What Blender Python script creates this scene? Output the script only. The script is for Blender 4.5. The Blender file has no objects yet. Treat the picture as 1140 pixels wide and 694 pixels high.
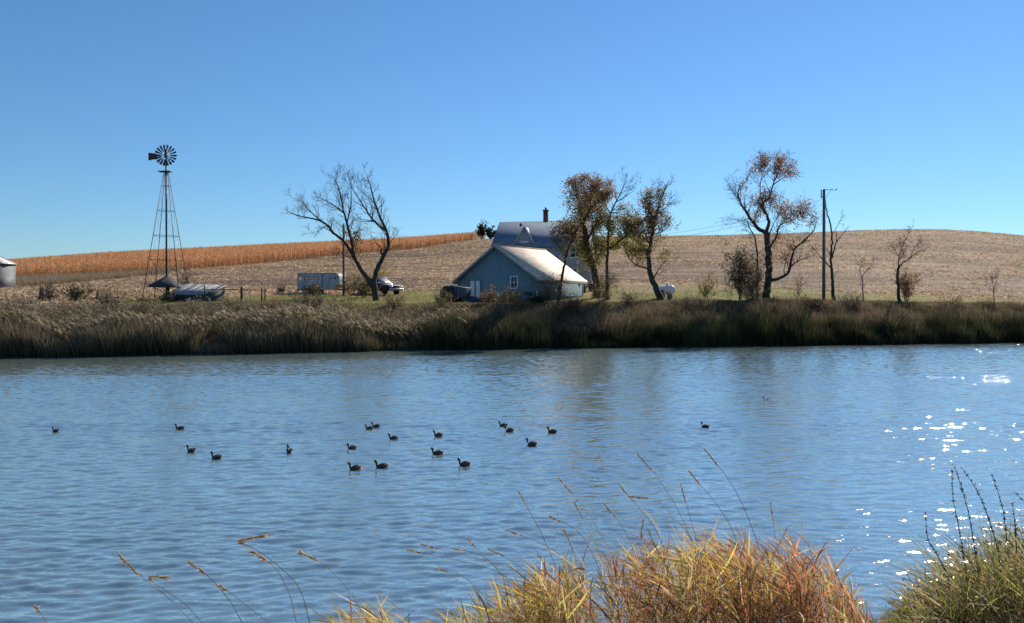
import bpy, bmesh, math, random
import numpy as np
from mathutils import Vector, Matrix

random.seed(7)
rng = np.random.default_rng(7)
R = math.radians
SC = bpy.context.scene
COL = SC.collection

# ------------------------------------------------------------------ camera, sky, sun, exposure
F = 895.0            # focal length in photo pixels (photo is 1140 wide)
CX, CY = 570.0, 347.0
HZ = 340.0           # photo row of the horizon
CAMZ = 3.5
cam_d = bpy.data.cameras.new('camera')
cam_d.sensor_width = 36.0
cam_d.lens = F / 1140.0 * 36.0
cam_d.clip_start = 0.1
cam_d.clip_end = 6000.0
cam = bpy.data.objects.new('camera', cam_d)
COL.objects.link(cam)
PITCH = math.atan((CY - HZ) / F)
cam.location = (0, 0, CAMZ)
cam.rotation_euler = (math.pi / 2 - PITCH, 0, 0)
SC.camera = cam

SUN_AZ, SUN_EL = R(33.5), R(33.0)
world = bpy.data.worlds.new('World')
SC.world = world
world.use_nodes = True
wn = world.node_tree
bg = wn.nodes['Background']
sky = wn.nodes.new('ShaderNodeTexSky')
sky.sky_type = 'NISHITA'
sky.sun_disc = False
sky.sun_elevation = SUN_EL
sky.sun_rotation = SUN_AZ
sky.altitude = 200.0
sky.air_density = 1.15
sky.dust_density = 0.03
sky.ozone_density = 9.0
bal = wn.nodes.new('ShaderNodeVectorMath'); bal.operation = 'MULTIPLY'; bal.inputs[1].default_value = (0.94, 1.05, 1.06)
wn.links.new(sky.outputs[0], bal.inputs[0]); wn.links.new(bal.outputs[0], bg.inputs[0])
bg.inputs[1].default_value = 0.085

sun_d = bpy.data.lights.new('sun', 'SUN')
sun_d.energy = 5.0
sun_d.angle = R(0.53)
sun_d.color = (1.0, 0.91, 0.78)
sun = bpy.data.objects.new('sun', sun_d)
COL.objects.link(sun)
SV = Vector((math.sin(SUN_AZ) * math.cos(SUN_EL), math.cos(SUN_AZ) * math.cos(SUN_EL), math.sin(SUN_EL)))
sun.rotation_euler = SV.to_track_quat('Z', 'Y').to_euler()

SC.view_settings.view_transform = 'Standard'
SC.view_settings.look = 'None'
SC.view_settings.gamma = 1.0
SC.view_settings.exposure = 0.38
SC.view_settings.use_curve_mapping = False
SC.render.engine = 'CYCLES'
SC.cycles.max_bounces = 6
SC.cycles.transparent_max_bounces = 8
SC.cycles.use_denoising = True
SC.cycles.sample_clamp_indirect = 8.0

# ------------------------------------------------------------------ pixel <-> world
def at(u, y, Y):
    """World point on the view ray of photo pixel (u, y) at distance Y along the view."""
    xc, yc = (u - CX) / F, (CY - y) / F
    fy, fz = math.cos(PITCH) + yc * math.sin(PITCH), -math.sin(PITCH) + yc * math.cos(PITCH)
    s = Y / fy
    return np.array((xc * s, Y, CAMZ + fz * s))

def proj(P):
    P = np.asarray(P)
    return CX + F * P[..., 0] / P[..., 1], HZ - F * (P[..., 2] - CAMZ) / P[..., 1]

# ------------------------------------------------------------------ terrain
SH_U = np.array([-600, -300, 0, 200, 330, 430, 455, 700, 960, 1140, 1500, 2000.])
SH_Yp = np.array([424, 409, 398, 394.5, 392.2, 390, 389.6, 386.5, 383.5, 381, 377, 374.])
SH_Y = CAMZ * F / (SH_Yp - HZ)   # the far waterline
SH_X = (SH_U - CX) / F * SH_Y
def shore(x):
    return np.interp(x, SH_X, SH_Y) + 0.35 * np.sin(x * 0.7) + 0.25 * np.sin(x * 1.9 + 1)
BT = (np.array([-300, 0, 200, 330, 420, 520, 600, 700, 850, 960, 1140, 1500.]),
      np.array([350, 346, 341, 338.5, 341, 340, 341, 339, 337, 338, 341, 345.]))
Y1 = (np.array([-300, 0, 200, 400, 520, 650, 780, 900, 1000, 1140, 1500.]),
      np.array([326, 320.5, 318, 318, 318, 317, 317, 320, 324, 329, 338.]))
RG = (np.array([-400, -200, 0, 121, 300, 460, 530, 650, 800, 900, 960, 1005, 1050, 1090, 1140, 1250, 1400, 1600.]),
      np.array([316, 307, 298, 289, 280, 272, 266.5, 264, 262.5, 259.5, 257, 255.8, 256.3, 258.5, 263, 274, 290, 305.]))
YM, YR = 110.0, 260.0
def near_shore(x):
    return 7.6 + np.interp(x, [2.2, 3.4, 4.6, 6.5, 14.0], [0, 0.5, 1.8, 2.6, 3.2]) + 0.2 * np.sin(x * 2.1)
def zg(x, Y):
    x = np.asarray(x, float); Y = np.asarray(Y, float)
    x, Y = np.broadcast_arrays(x, Y)
    Ys = np.maximum(Y, 20)
    u = CX + F * x / Ys
    sh = shore(x)
    bt = sh + 9.0
    ub = CX + F * x / np.maximum(bt, 20)
    yb = np.interp(ub, *BT)
    zb = CAMZ + (HZ - yb) * bt / F
    y1 = np.interp(u, *Y1); yr = np.interp(u, *RG); ybu = np.interp(u, *BT)
    k = np.clip((1 / bt - 1 / Ys) / (1 / bt - 1 / YM), 0, 1)
    yA = ybu + (y1 - ybu) * k
    t = np.clip((Ys - YM) / (YR - YM), 0, 1.9)
    yB = y1 + (yr - y1) * (1 - (1 - t) ** 2)
    ys = np.where(Ys < YM, yA, yB)
    Ye = np.minimum(Ys, YM + 1.9 * (YR - YM))
    zfar = CAMZ + (HZ - ys) * Ye / F
    d = Y - sh
    s = np.clip(d / 9.0, 0, 1)
    zbank = zb * (s * 1.1 - 0.1 * s ** 2)
    z = np.where(d < 0, np.maximum(d * 0.35, -1.3), np.where(d < 9, np.minimum(zbank, zb), zfar))
    z = z + np.where(d > 1, 0.05 * np.sin(x * 0.9 + Y * 0.3) * np.sin(Y * 0.8 - x * 0.2), 0)
    nd = near_shore(x) - Y
    zn = np.where(nd < 0, np.maximum(nd * 0.3, -1.3), np.minimum(nd * 0.3, 1.9)) + np.where(nd > 0, 0.03 * np.sin(x * 3) * np.sin(Y * 2.5), 0)
    return np.where(Y < 25, zn, z)
def gy(u, Y):
    x = (u - CX) / F * Y
    return float(zg(x, Y))
def gp(u, Y):
    x = (u - CX) / F * Y
    return np.array((x, Y, float(zg(x, Y))))

# stubble starts where the ground crosses this photo row
FS = (np.array([-300, 0, 120, 200, 300, 400, 520, 650, 780, 900, 1000, 1140, 1500.]),
      np.array([352, 344, 338, 333, 330, 328, 321, 317, 318, 323, 329, 334, 341.]))
# standing corn base row
CB = (np.array([-300, 0, 60, 150, 230, 300, 400, 460, 525, 545.]),
      np.array([322, 312, 309, 304.5, 299, 292.5, 282.5, 277.5, 267.5, 262.]))
def masks(x, Y):
    z = zg(x, Y)
    u = CX + F * x / np.maximum(Y, 1); y = HZ - F * (z - CAMZ) / np.maximum(Y, 1)
    fs = np.interp(u, *FS)
    far = (Y > 62) & (Y - shore(x) > 8)
    field = far & ((y < fs) | (Y > 150))
    corn = far & (u < 540) & ((y < np.interp(u, *CB)) | (Y > 262)) & (Y > 112)
    return u, y, field, corn

# ------------------------------------------------------------------ mesh building
class MB:
    def __init__(self):
        self.v, self.f4, self.f3, self.fn, self.c = [], [], [], [], []
        self.n = 0
        self.smooth = False
    def add(self, V, quads=None, tris=None, ngons=None, col=None):
        V = np.asarray(V, float).reshape(-1, 3)
        if quads is not None and len(quads): self.f4.append(np.asarray(quads, int).reshape(-1, 4) + self.n)
        if tris is not None and len(tris): self.f3.append(np.asarray(tris, int).reshape(-1, 3) + self.n)
        if ngons is not None:
            for g in ngons: self.fn.append([i + self.n for i in g])
        if col is None: col = (0.5, 0.5, 0.5)
        col = np.asarray(col, float)
        self.c.append(np.broadcast_to(col, (len(V), 3)) if col.ndim == 1 else col.reshape(-1, 3))
        self.v.append(V); self.n += len(V)
        return self
    def box(self, c, s, rz=0.0, rx=0.0, ry=0.0):
        M = Matrix.Rotation(rz, 3, 'Z') @ Matrix.Rotation(ry, 3, 'Y') @ Matrix.Rotation(rx, 3, 'X')
        h = np.array(s) / 2
        V = np.array([[sx, sy, sz] for sx in (-1, 1) for sy in (-1, 1) for sz in (-1, 1)]) * h
        V = V @ np.array(M).T + np.array(c)
        self.add(V, [[0, 1, 3, 2], [4, 6, 7, 5], [0, 4, 5, 1], [2, 3, 7, 6], [0, 2, 6, 4], [1, 5, 7, 3]])
        return self
    def bar(self, a, b, r, n=6, r2=None):
        a, b = np.array(a, float), np.array(b, float)
        return self.tubes(np.array([[a, b]]), np.array([[r, r if r2 is None else r2]]), n, cap=True)
    def path(self, pts, r, n=6):
        pts = np.array(pts, float); r = np.broadcast_to(np.asarray(r, float), (len(pts),))
        return self.tubes(pts[None], r[None], n, cap=True)
    def tubes(self, P, Rd, ns=4, col=None, cap=False):
        P = np.asarray(P, float); N, k, _ = P.shape
        if N == 0: return self
        T = np.gradient(P, axis=1); T /= np.linalg.norm(T, axis=2, keepdims=True) + 1e-9
        m = T.mean(axis=1); ref = np.where(np.abs(m[:, 2:3]) > 0.8, np.array([[1., 0, 0]]), np.array([[0., 0, 1]]))
        A = np.cross(T, ref[:, None, :]); A /= np.linalg.norm(A, axis=2, keepdims=True) + 1e-9
        B = np.cross(T, A)
        ang = np.arange(ns) / ns * 2 * np.pi
        V = P[:, :, None, :] + Rd[:, :, None, None] * (A[:, :, None, :] * np.cos(ang)[None, None, :, None] + B[:, :, None, :] * np.sin(ang)[None, None, :, None])
        base = np.arange(N)[:, None, None] * (k * ns) + np.arange(k - 1)[None, :, None] * ns
        i = np.arange(ns)[None, None, :]; j = (i + 1) % ns
        Q = np.stack([base + i, base + j, base + ns + j, base + ns + i], -1).reshape(-1, 4)
        ng = None
        if cap:
            ng = []
            for q in range(N):
                ng.append([q * k * ns + z for z in range(ns)][::-1]); ng.append([q * k * ns + (k - 1) * ns + z for z in range(ns)])
        c = None
        if col is not None:
            c = np.broadcast_to(np.asarray(col)[:, None, None, :], (N, k, ns, 3)).reshape(-1, 3)
        self.add(V.reshape(-1, 3), Q, ngons=ng, col=c)
        return self
    def prism(self, prof, a, b, axis='y'):
        """2D outline extruded along one axis; for axis y the outline is (x, z)."""
        n = len(prof); V = []
        for t in (a, b):
            for p in prof:
                V.append({'y': (p[0], t, p[1]), 'x': (t, p[0], p[1]), 'z': (p[0], p[1], t)}[axis])
        q = [[i, (i + 1) % n, n + (i + 1) % n, n + i] for i in range(n)]
        self.add(V, q, ngons=[list(range(n))[::-1], list(range(n, 2 * n))])
        return self
    def lathe(self, prof, n=24, c=(0, 0, 0), axis='z'):
        """prof: (radius, height) list revolved about an axis through c."""
        ang = np.arange(n) / n * 2 * np.pi; k = len(prof); V = []
        for r, h in prof:
            for a in ang:
                p = (r * math.cos(a), r * math.sin(a), h)
                if axis == 'x': p = (h, p[0], p[1])
                if axis == 'y': p = (p[0], h, p[1])
                V.append((p[0] + c[0], p[1] + c[1], p[2] + c[2]))
        q = [[i * n + j, i * n + (j + 1) % n, (i + 1) * n + (j + 1) % n, (i + 1) * n + j] for i in range(k - 1) for j in range(n)]
        self.add(V, q, ngons=[list(range(n))[::-1], [(k - 1) * n + j for j in range(n)]])
        return self
    def build(self, name, mat, parent=None, smooth=None, loc=None):
        me = bpy.data.meshes.new(name)
        V = np.concatenate(self.v)
        f4 = np.concatenate(self.f4) if self.f4 else np.zeros((0, 4), int)
        f3 = np.concatenate(self.f3) if self.f3 else np.zeros((0, 3), int)
        fn = self.fn
        loops = np.concatenate([f4.ravel(), f3.ravel()] + [np.array(g) for g in fn]).astype(np.int32)
        tot = np.concatenate([np.full(len(f4), 4), np.full(len(f3), 3), np.array([len(g) for g in fn], int)]).astype(np.int32)
        start = np.concatenate([[0], np.cumsum(tot)[:-1]]).astype(np.int32)
        me.vertices.add(len(V)); me.vertices.foreach_set('co', V.astype(np.float32).ravel())
        me.loops.add(len(loops)); me.loops.foreach_set('vertex_index', loops)
        me.polygons.add(len(tot)); me.polygons.foreach_set('loop_start', start); me.polygons.foreach_set('loop_total', tot)
        if smooth or (smooth is None and self.smooth):
            me.polygons.foreach_set('use_smooth', np.ones(len(tot), bool))
        me.update(calc_edges=True); me.validate()
        if len(fn) and len(V) < 6000:
            bm = bmesh.new(); bm.from_mesh(me); bmesh.ops.recalc_face_normals(bm, faces=bm.faces); bm.to_mesh(me); bm.free()
        elif len(V) < 200:
            bm = bmesh.new(); bm.from_mesh(me)
            if all(len(e.link_faces) == 2 for e in bm.edges): bmesh.ops.recalc_face_normals(bm, faces=bm.faces); bm.to_mesh(me)
            bm.free()
        C = np.concatenate(self.c)
        at_ = me.color_attributes.new('Col', 'FLOAT_COLOR', 'POINT')
        at_.data.foreach_set('color', np.concatenate([C, np.ones((len(C), 1))], 1).astype(np.float32).ravel())
        me.materials.append(mat)
        o = bpy.data.objects.new(name, me); COL.objects.link(o)
        if parent is not None: o.parent = parent
        if loc is not None: o.location = loc
        return o

def tag(o, label=None, cat=None, group=None, kind=None):
    if label: o['label'] = label
    if cat: o['category'] = cat
    if group: o['group'] = group
    if kind: o['kind'] = kind
    return o
def empty(name, loc, label, cat, rz=0.0, group=None):
    o = bpy.data.objects.new(name, None); COL.objects.link(o)
    o.empty_display_size = 0.3
    o.location = tuple(float(c) for c in loc); o.rotation_euler = (0, 0, rz)
    return tag(o, label, cat, group)
def bevel(o, w=0.02, seg=2):
    m = o.modifiers.new('bevel', 'BEVEL'); m.width = w; m.segments = seg; m.limit_method = 'ANGLE'
    return o
def copy_tree(o, parent=None):
    c = o.copy(); COL.objects.link(c)
    if parent is not None: c.parent = parent
    for ch in list(o.children): copy_tree(ch, c)
    return c

# ------------------------------------------------------------------ vegetation helpers
def nrm(a): return a / (np.linalg.norm(a, axis=-1, keepdims=True) + 1e-9)
def ribbons(mb, P0, D, L, bend, w, k, c0, c1, side=None, tip=0.12, belly=0.0):
    """N curved blades: p(s) = P0 + D*L*s + bend*L*s^2."""
    N = len(P0)
    if N == 0: return
    L = np.broadcast_to(np.asarray(L, float), (N,)); w = np.broadcast_to(np.asarray(w, float), (N,))
    s = np.linspace(0, 1, k + 1)
    P = P0[:, None, :] + D[:, None, :] * (L[:, None] * s)[..., None] + bend[:, None, :] * (L[:, None] * s ** 2)[..., None]
    if side is None:
        a = rng.uniform(0, 2 * np.pi, N); side = np.stack([np.cos(a), np.sin(a), 0 * a], 1)
    side = nrm(np.cross(nrm(D), nrm(side + 1e-4)))
    wid = (1 - s) * (1 - tip) + tip
    if belly: wid = np.sin(np.pi * (0.12 + 0.86 * s)) * (1 - belly) + wid * belly
    off = side[:, None, :] * (w[:, None] * wid[None, :] * 0.5)[..., None]
    V = np.stack([P - off, P + off], 2).reshape(-1, 3)
    b = np.arange(N)[:, None] * (2 * (k + 1)) + np.arange(k)[None, :] * 2
    Q = np.stack([b, b + 1, b + 3, b + 2], -1).reshape(-1, 4)
    c0 = np.broadcast_to(np.asarray(c0, float), (N, 3)); c1 = np.broadcast_to(np.asarray(c1, float), (N, 3))
    C = c0[:, None, :] * (1 - s)[None, :, None] + c1[:, None, :] * s[None, :, None]
    C = np.repeat(C[:, :, None, :], 2, 2).reshape(-1, 3)
    mb.add(V, Q, col=C)
def leaves(mb, P, size, col, aspect=0.6):
    N = len(P)
    if N == 0: return
    a = nrm(rng.normal(size=(N, 3))); b = nrm(np.cross(a, rng.normal(size=(N, 3))))
    size = np.broadcast_to(np.asarray(size, float), (N,))[:, None]
    V = np.stack([P - a * size * 0.5, P + b * size * aspect * 0.5, P + a * size * 0.5, P - b * size * aspect * 0.5], 1).reshape(-1, 3)
    mb.add(V, np.arange(N * 4).reshape(N, 4), col=np.repeat(np.broadcast_to(col, (N, 3)), 4, 0))
_lat = np.random.default_rng(3).uniform(size=(256, 256))
def vnoise(x, y, sc):
    x, y = x / sc, y / sc; i, j = np.floor(x).astype(int), np.floor(y).astype(int); f, g = x - i, y - j
    f, g = f * f * (3 - 2 * f), g * g * (3 - 2 * g); L = lambda a, b: _lat[a % 256, b % 256]
    return (L(i, j) * (1 - f) + L(i + 1, j) * f) * (1 - g) + (L(i, j + 1) * (1 - f) + L(i + 1, j + 1) * f) * g
def pick(cols, N, jit=0.18, weights=None):
    cols = np.asarray(cols, float)
    i = rng.choice(len(cols), N, p=weights)
    return np.clip(cols[i] * (1 + rng.normal(size=(N, 1)) * jit) , 0.003, 1)

# ------------------------------------------------------------------ materials
def newmat(name):
    m = bpy.data.materials.new(name); m.use_nodes = True
    nt = m.node_tree; nt.nodes.clear()
    out = nt.nodes.new('ShaderNodeOutputMaterial')
    return m, nt, out
def principled(nt, **kw):
    p = nt.nodes.new('ShaderNodeBsdfPrincipled')
    for k, v in kw.items():
        p.inputs[k].default_value = v
    return p
def N_(nt, typ, **kw):
    n = nt.nodes.new(typ)
    for k, v in kw.items(): setattr(n, k, v)
    return n
def veg_mat(name, trans=0.35, rough=0.65):
    m, nt, out = newmat(name)
    a = N_(nt, 'ShaderNodeAttribute', attribute_name='Col')
    p = principled(nt, Roughness=rough); p.inputs['Specular IOR Level'].default_value = 0.25
    t = N_(nt, 'ShaderNodeBsdfTranslucent')
    mix = N_(nt, 'ShaderNodeMixShader'); mix.inputs[0].default_value = trans
    nt.links.new(a.outputs['Color'], p.inputs['Base Color']); nt.links.new(a.outputs['Color'], t.inputs[0])
    nt.links.new(p.outputs[0], mix.inputs[1]); nt.links.new(t.outputs[0], mix.inputs[2]); nt.links.new(mix.outputs[0], out.inputs[0])
    return m
def noisy(name, c1, c2, scale=3.0, rough=0.7, metal=0.0, bump=0.2, bscale=20.0, spec=0.5, stretch=(1, 1, 1), wave=None, detail=4.0, bdist=0.02):
    """Principled with a two-tone noise colour and a noise or wave bump."""
    m, nt, out = newmat(name)
    tc = N_(nt, 'ShaderNodeTexCoord'); mp = N_(nt, 'ShaderNodeMapping'); mp.inputs['Scale'].default_value = stretch
    nt.links.new(tc.outputs['Object'], mp.inputs[0])
    no = N_(nt, 'ShaderNodeTexNoise'); no.inputs['Scale'].default_value = scale; no.inputs['Detail'].default_value = detail
    nt.links.new(mp.outputs[0], no.inputs['Vector'])
    rp = N_(nt, 'ShaderNodeValToRGB')
    rp.color_ramp.elements[0].position = 0.36; rp.color_ramp.elements[1].position = 0.66
    rp.color_ramp.elements[0].color = (*c1, 1); rp.color_ramp.elements[1].color = (*c2, 1)
    nt.links.new(no.outputs['Fac'], rp.inputs[0])
    p = principled(nt, Roughness=rough, Metallic=metal); p.inputs['Specular IOR Level'].default_value = spec
    nt.links.new(rp.outputs[0], p.inputs['Base Color'])
    b = N_(nt, 'ShaderNodeBump'); b.inputs['Strength'].default_value = bump; b.inputs['Distance'].default_value = bdist
    if wave:
        w = N_(nt, 'ShaderNodeTexWave', bands_direction=wave[0]); w.inputs['Scale'].default_value = wave[1]
        if len(wave) > 2: w.wave_profile = wave[2]
        nt.links.new(tc.outputs['Object'], w.inputs['Vector']); nt.links.new(w.outputs['Fac'], b.inputs['Height'])
    else:
        n2 = N_(nt, 'ShaderNodeTexNoise'); n2.inputs['Scale'].default_value = bscale
        nt.links.new(tc.outputs['Object'], n2.inputs['Vector']); nt.links.new(n2.outputs['Fac'], b.inputs['Height'])
    nt.links.new(b.outputs[0], p.inputs['Normal']); nt.links.new(p.outputs[0], out.inputs[0])
    return m

M = {}
M['veg'] = veg_mat('leaf_and_grass', 0.5)
M['dry'] = veg_mat('dry_grass', 0.45)
M['bark'] = noisy('bark', (0.035, 0.028, 0.022), (0.085, 0.07, 0.055), 6, 0.9, bump=0.6, bscale=14, spec=0.2, stretch=(1, 1, 0.25))
M['twig'] = noisy('twig_bark', (0.06, 0.045, 0.035), (0.11, 0.085, 0.065), 3, 0.85, spec=0.2)
M['siding'] = noisy('blue_siding', (0.13, 0.205, 0.24), (0.165, 0.245, 0.275), 1.2, 0.6, bump=0.2, wave=('Z', 2.2, 'SAW'))
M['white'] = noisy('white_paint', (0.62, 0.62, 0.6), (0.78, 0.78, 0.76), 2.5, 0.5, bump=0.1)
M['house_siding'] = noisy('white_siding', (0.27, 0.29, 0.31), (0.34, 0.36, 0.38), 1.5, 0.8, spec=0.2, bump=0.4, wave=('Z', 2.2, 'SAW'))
M['tan_roof'] = noisy('weathered_roof_sheet', (0.56, 0.44, 0.33), (0.80, 0.70, 0.57), 1.8, 0.7, spec=0.25, bump=0.5, wave=('Y', 3.0), stretch=(2.5, 0.5, 1), detail=8, bdist=0.03)
M['grey_roof'] = noisy('grey_roof', (0.14, 0.18, 0.24), (0.18, 0.22, 0.29), 1.0, 0.8, spec=0.2, bump=0.06, wave=('X', 2.5))
M['shed_roof'] = noisy('shed_roof_sheet', (0.2, 0.21, 0.22), (0.36, 0.37, 0.38), 1.6, 0.6, metal=0.1, bump=0.5, stretch=(3, 0.7, 1), detail=8, bscale=9)
M['old_wood'] = noisy('weathered_wood', (0.10, 0.09, 0.08), (0.22, 0.2, 0.18), 4, 0.85, bump=0.5, stretch=(4, 4, 0.5))
M['shed_wall'] = noisy('shed_boards', (0.04, 0.038, 0.036), (0.09, 0.085, 0.08), 4, 0.85, bump=0.4, stretch=(4, 4, .5))
M['dark_wood'] = noisy('dark_wood', (0.02, 0.018, 0.016), (0.05, 0.045, 0.04), 4, 0.85, bump=0.5)
M['dark_roof'] = noisy('dark_shingles', (0.02, 0.021, 0.024), (0.045, 0.046, 0.05), 5, 0.8, bump=0.6, bscale=12)
M['pole'] = noisy('pole_wood', (0.09, 0.075, 0.06), (0.17, 0.145, 0.12), 5, 0.85, bump=0.5, stretch=(4, 4, 0.3))
M['steel'] = noisy('galvanised_steel', (0.16, 0.17, 0.18), (0.28, 0.29, 0.3), 5, 0.5, metal=0.4, bump=0.1)
M['dark_steel'] = noisy('dark_steel', (0.025, 0.028, 0.03), (0.05, 0.055, 0.06), 5, 0.55, metal=0.2, bump=0.15)
M['bin_wall'] = noisy('corrugated_steel', (0.11, 0.12, 0.13), (0.17, 0.18, 0.19), 2, 0.5, metal=0.2, bump=0.7, wave=('Z', 3.2), bdist=0.03)
M['rubber'] = noisy('rubber', (0.012, 0.012, 0.013), (0.025, 0.025, 0.027), 6, 0.85, bump=0.4)
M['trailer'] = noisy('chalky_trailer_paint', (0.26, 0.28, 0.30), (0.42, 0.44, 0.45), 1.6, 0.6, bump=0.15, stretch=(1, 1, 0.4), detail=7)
M['truck'] = noisy('dark_truck_paint', (0.012, 0.016, 0.028), (0.018, 0.023, 0.036), 3, 0.22, bump=0.03)
M['truck_glare'] = noisy('truck_glare_paint', (0.3, 0.31, 0.32), (0.38, 0.39, 0.4), 3, 0.3, bump=0.03)  # sun glare painted as a pale tone on the dark truck's upper faces
M['chrome'] = noisy('chrome', (0.5, 0.5, 0.5), (0.6, 0.6, 0.6), 3, 0.22, metal=0.9, bump=0.05)
M['glass'] = noisy('window_glass', (0.03, 0.04, 0.05), (0.05, 0.06, 0.07), 1, 0.06, bump=0.02)
M['dark_gap'] = noisy('dark_opening', (0.012, 0.012, 0.012), (0.02, 0.02, 0.02), 3, 0.9)
M['brick'] = noisy('chimney_brick', (0.09, 0.035, 0.025), (0.17, 0.07, 0.05), 6, 0.9, bump=0.5, wave=('Z', 4.0))
M['tractor'] = noisy('faded_tractor_paint', (0.06, 0.075, 0.10), (0.11, 0.13, 0.165), 4, 0.6)
M['tarp'] = noisy('dark_blue_tarp', (0.015, 0.03, 0.05), (0.03, 0.05, 0.08), 3, 0.6, bump=0.4, bscale=5)
M['duck'] = noisy('dark_feathers', (0.012, 0.011, 0.011), (0.03, 0.026, 0.024), 14, 0.6, bump=0.2)
M['duck_brown'] = noisy('brown_feathers', (0.03, 0.022, 0.016), (0.07, 0.05, 0.036), 14, 0.6, bump=0.2)
M['bill'] = noisy('duck_bill', (0.2, 0.2, 0.19), (0.34, 0.33, 0.3), 8, 0.5)
M['feather_and_glint'] = noisy('white_feathers_and_glint', (0.8, 0.78, 0.75), (0.88, 0.86, 0.84), 12, 0.6)  # white plumage; on breast and flank it also paints in the glint
M['dormer_roof'] = noisy('pale_roof_sheet', (0.5, 0.5, 0.5), (0.6, 0.6, 0.6), 3, 0.6)
M['wire'] = noisy('wire', (0.05, 0.05, 0.05), (0.08, 0.08, 0.08), 3, 0.6)

# ---- ground
def ground_material():
    m, nt, out = newmat('ground_soil_grass_stubble')
    a = N_(nt, 'ShaderNodeAttribute', attribute_name='Col')       # R field, G corn floor, B track
    sep = N_(nt, 'ShaderNodeSeparateColor'); nt.links.new(a.outputs['Color'], sep.inputs[0])
    tc = N_(nt, 'ShaderNodeTexCoord')
    def noise(scale, det=4, stretch=(1, 1, 1), rough=0.55):
        mp = N_(nt, 'ShaderNodeMapping'); mp.inputs['Scale'].default_value = stretch
        nt.links.new(tc.outputs['Object'], mp.inputs[0])
        n = N_(nt, 'ShaderNodeTexNoise'); n.inputs['Scale'].default_value = scale; n.inputs['Detail'].default_value = det; n.inputs['Roughness'].default_value = rough
        nt.links.new(mp.outputs[0], n.inputs['Vector']); return n
    def ramp(src, stops):
        r = N_(nt, 'ShaderNodeValToRGB'); e = r.color_ramp.elements
        while len(e) < len(stops): e.new(0.5)
        for q, (p, c) in zip(e, stops): q.position = p; q.color = (*c, 1)
        nt.links.new(src, r.inputs[0]); return r
    def mix(f, c1, c2):
        x = N_(nt, 'ShaderNodeMix', data_type='RGBA'); nt.links.new(f, x.inputs[0]); nt.links.new(c1, x.inputs[6]); nt.links.new(c2, x.inputs[7]); return x.outputs[2]
    nbig = noise(0.075, 6, (0.28, 1.0, 1.0), 0.65); nmid = noise(0.6, 5); nfine = noise(3.0, 6, rough=0.7)
    grass = ramp(nmid.outputs['Fac'], [(0.3, (0.10, 0.09, 0.035)), (0.55, (0.17, 0.15, 0.055)), (0.75, (0.25, 0.19, 0.085))])
    # stubble: soil, residue rows drawn out along the contour
    nrow = noise(0.55, 6, (0.22, 1.0, 1.0), 0.7)
    nrow2 = noise(2.4, 5, (0.35, 1.0, 1.0), 0.7)
    add = N_(nt, 'ShaderNodeMath', operation='ADD'); nt.links.new(nrow.outputs['Fac'], add.inputs[0]); nt.links.new(nrow2.outputs['Fac'], add.inputs[1])
    hal = N_(nt, 'ShaderNodeMath', operation='MULTIPLY'); nt.links.new(add.outputs[0], hal.inputs[0]); hal.inputs[1].default_value = 0.5
    stub = ramp(hal.outputs[0], [(0.42, (0.085, 0.052, 0.034)), (0.49, (0.19, 0.122, 0.075)), (0.55, (0.34, 0.23, 0.14)), (0.65, (0.52, 0.38, 0.235))])
    stub2 = ramp(nbig.outputs['Fac'], [(0.42, (0.45, 0.42, 0.41)), (0.57, (1.1, 1.06, 1.0))])
    mul = N_(nt, 'ShaderNodeMix', data_type='RGBA', blend_type='MULTIPLY'); mul.inputs[0].default_value = 1.0
    nt.links.new(stub.outputs[0], mul.inputs[6]); nt.links.new(stub2.outputs[0], mul.inputs[7])
    corn = ramp(nfine.outputs['Fac'], [(0.35, (0.16, 0.085, 0.045)), (0.65, (0.30, 0.165, 0.08))])
    track = ramp(nfine.outputs['Fac'], [(0.35, (0.22, 0.15, 0.105)), (0.65, (0.32, 0.235, 0.165))])
    # ragged borders
    def edge(sock):
        ad = N_(nt, 'ShaderNodeMath', operation='ADD'); nt.links.new(sock, ad.inputs[0])
        sb = N_(nt, 'ShaderNodeMath', operation='MULTIPLY_ADD'); nt.links.new(nmid.outputs['Fac'], sb.inputs[0]); sb.inputs[1].default_value = 0.9; sb.inputs[2].default_value = -0.45
        nt.links.new(sb.outputs[0], ad.inputs[1])
        mr = N_(nt, 'ShaderNodeMapRange'); mr.inputs[1].default_value = 0.38; mr.inputs[2].default_value = 0.62; nt.links.new(ad.outputs[0], mr.inputs[0]); return mr.outputs[0]
    c = mix(edge(sep.outputs[2]), grass.outputs[0], track.outputs[0])
    c = mix(edge(sep.outputs[0]), c, mul.outputs[2])
    c = mix(edge(sep.outputs[1]), c, corn.outputs[0])
    p = principled(nt, Roughness=0.9); p.inputs['Specular IOR Level'].default_value = 0.15
    nt.links.new(c, p.inputs['Base Color'])
    b = N_(nt, 'ShaderNodeBump'); b.inputs['Strength'].default_value = 0.8; b.inputs['Distance'].default_value = 0.25
    nt.links.new(hal.outputs[0], b.inputs['Height']); nt.links.new(b.outputs[0], p.inputs['Normal'])
    nt.links.new(p.outputs[0], out.inputs[0])
    return m

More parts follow.
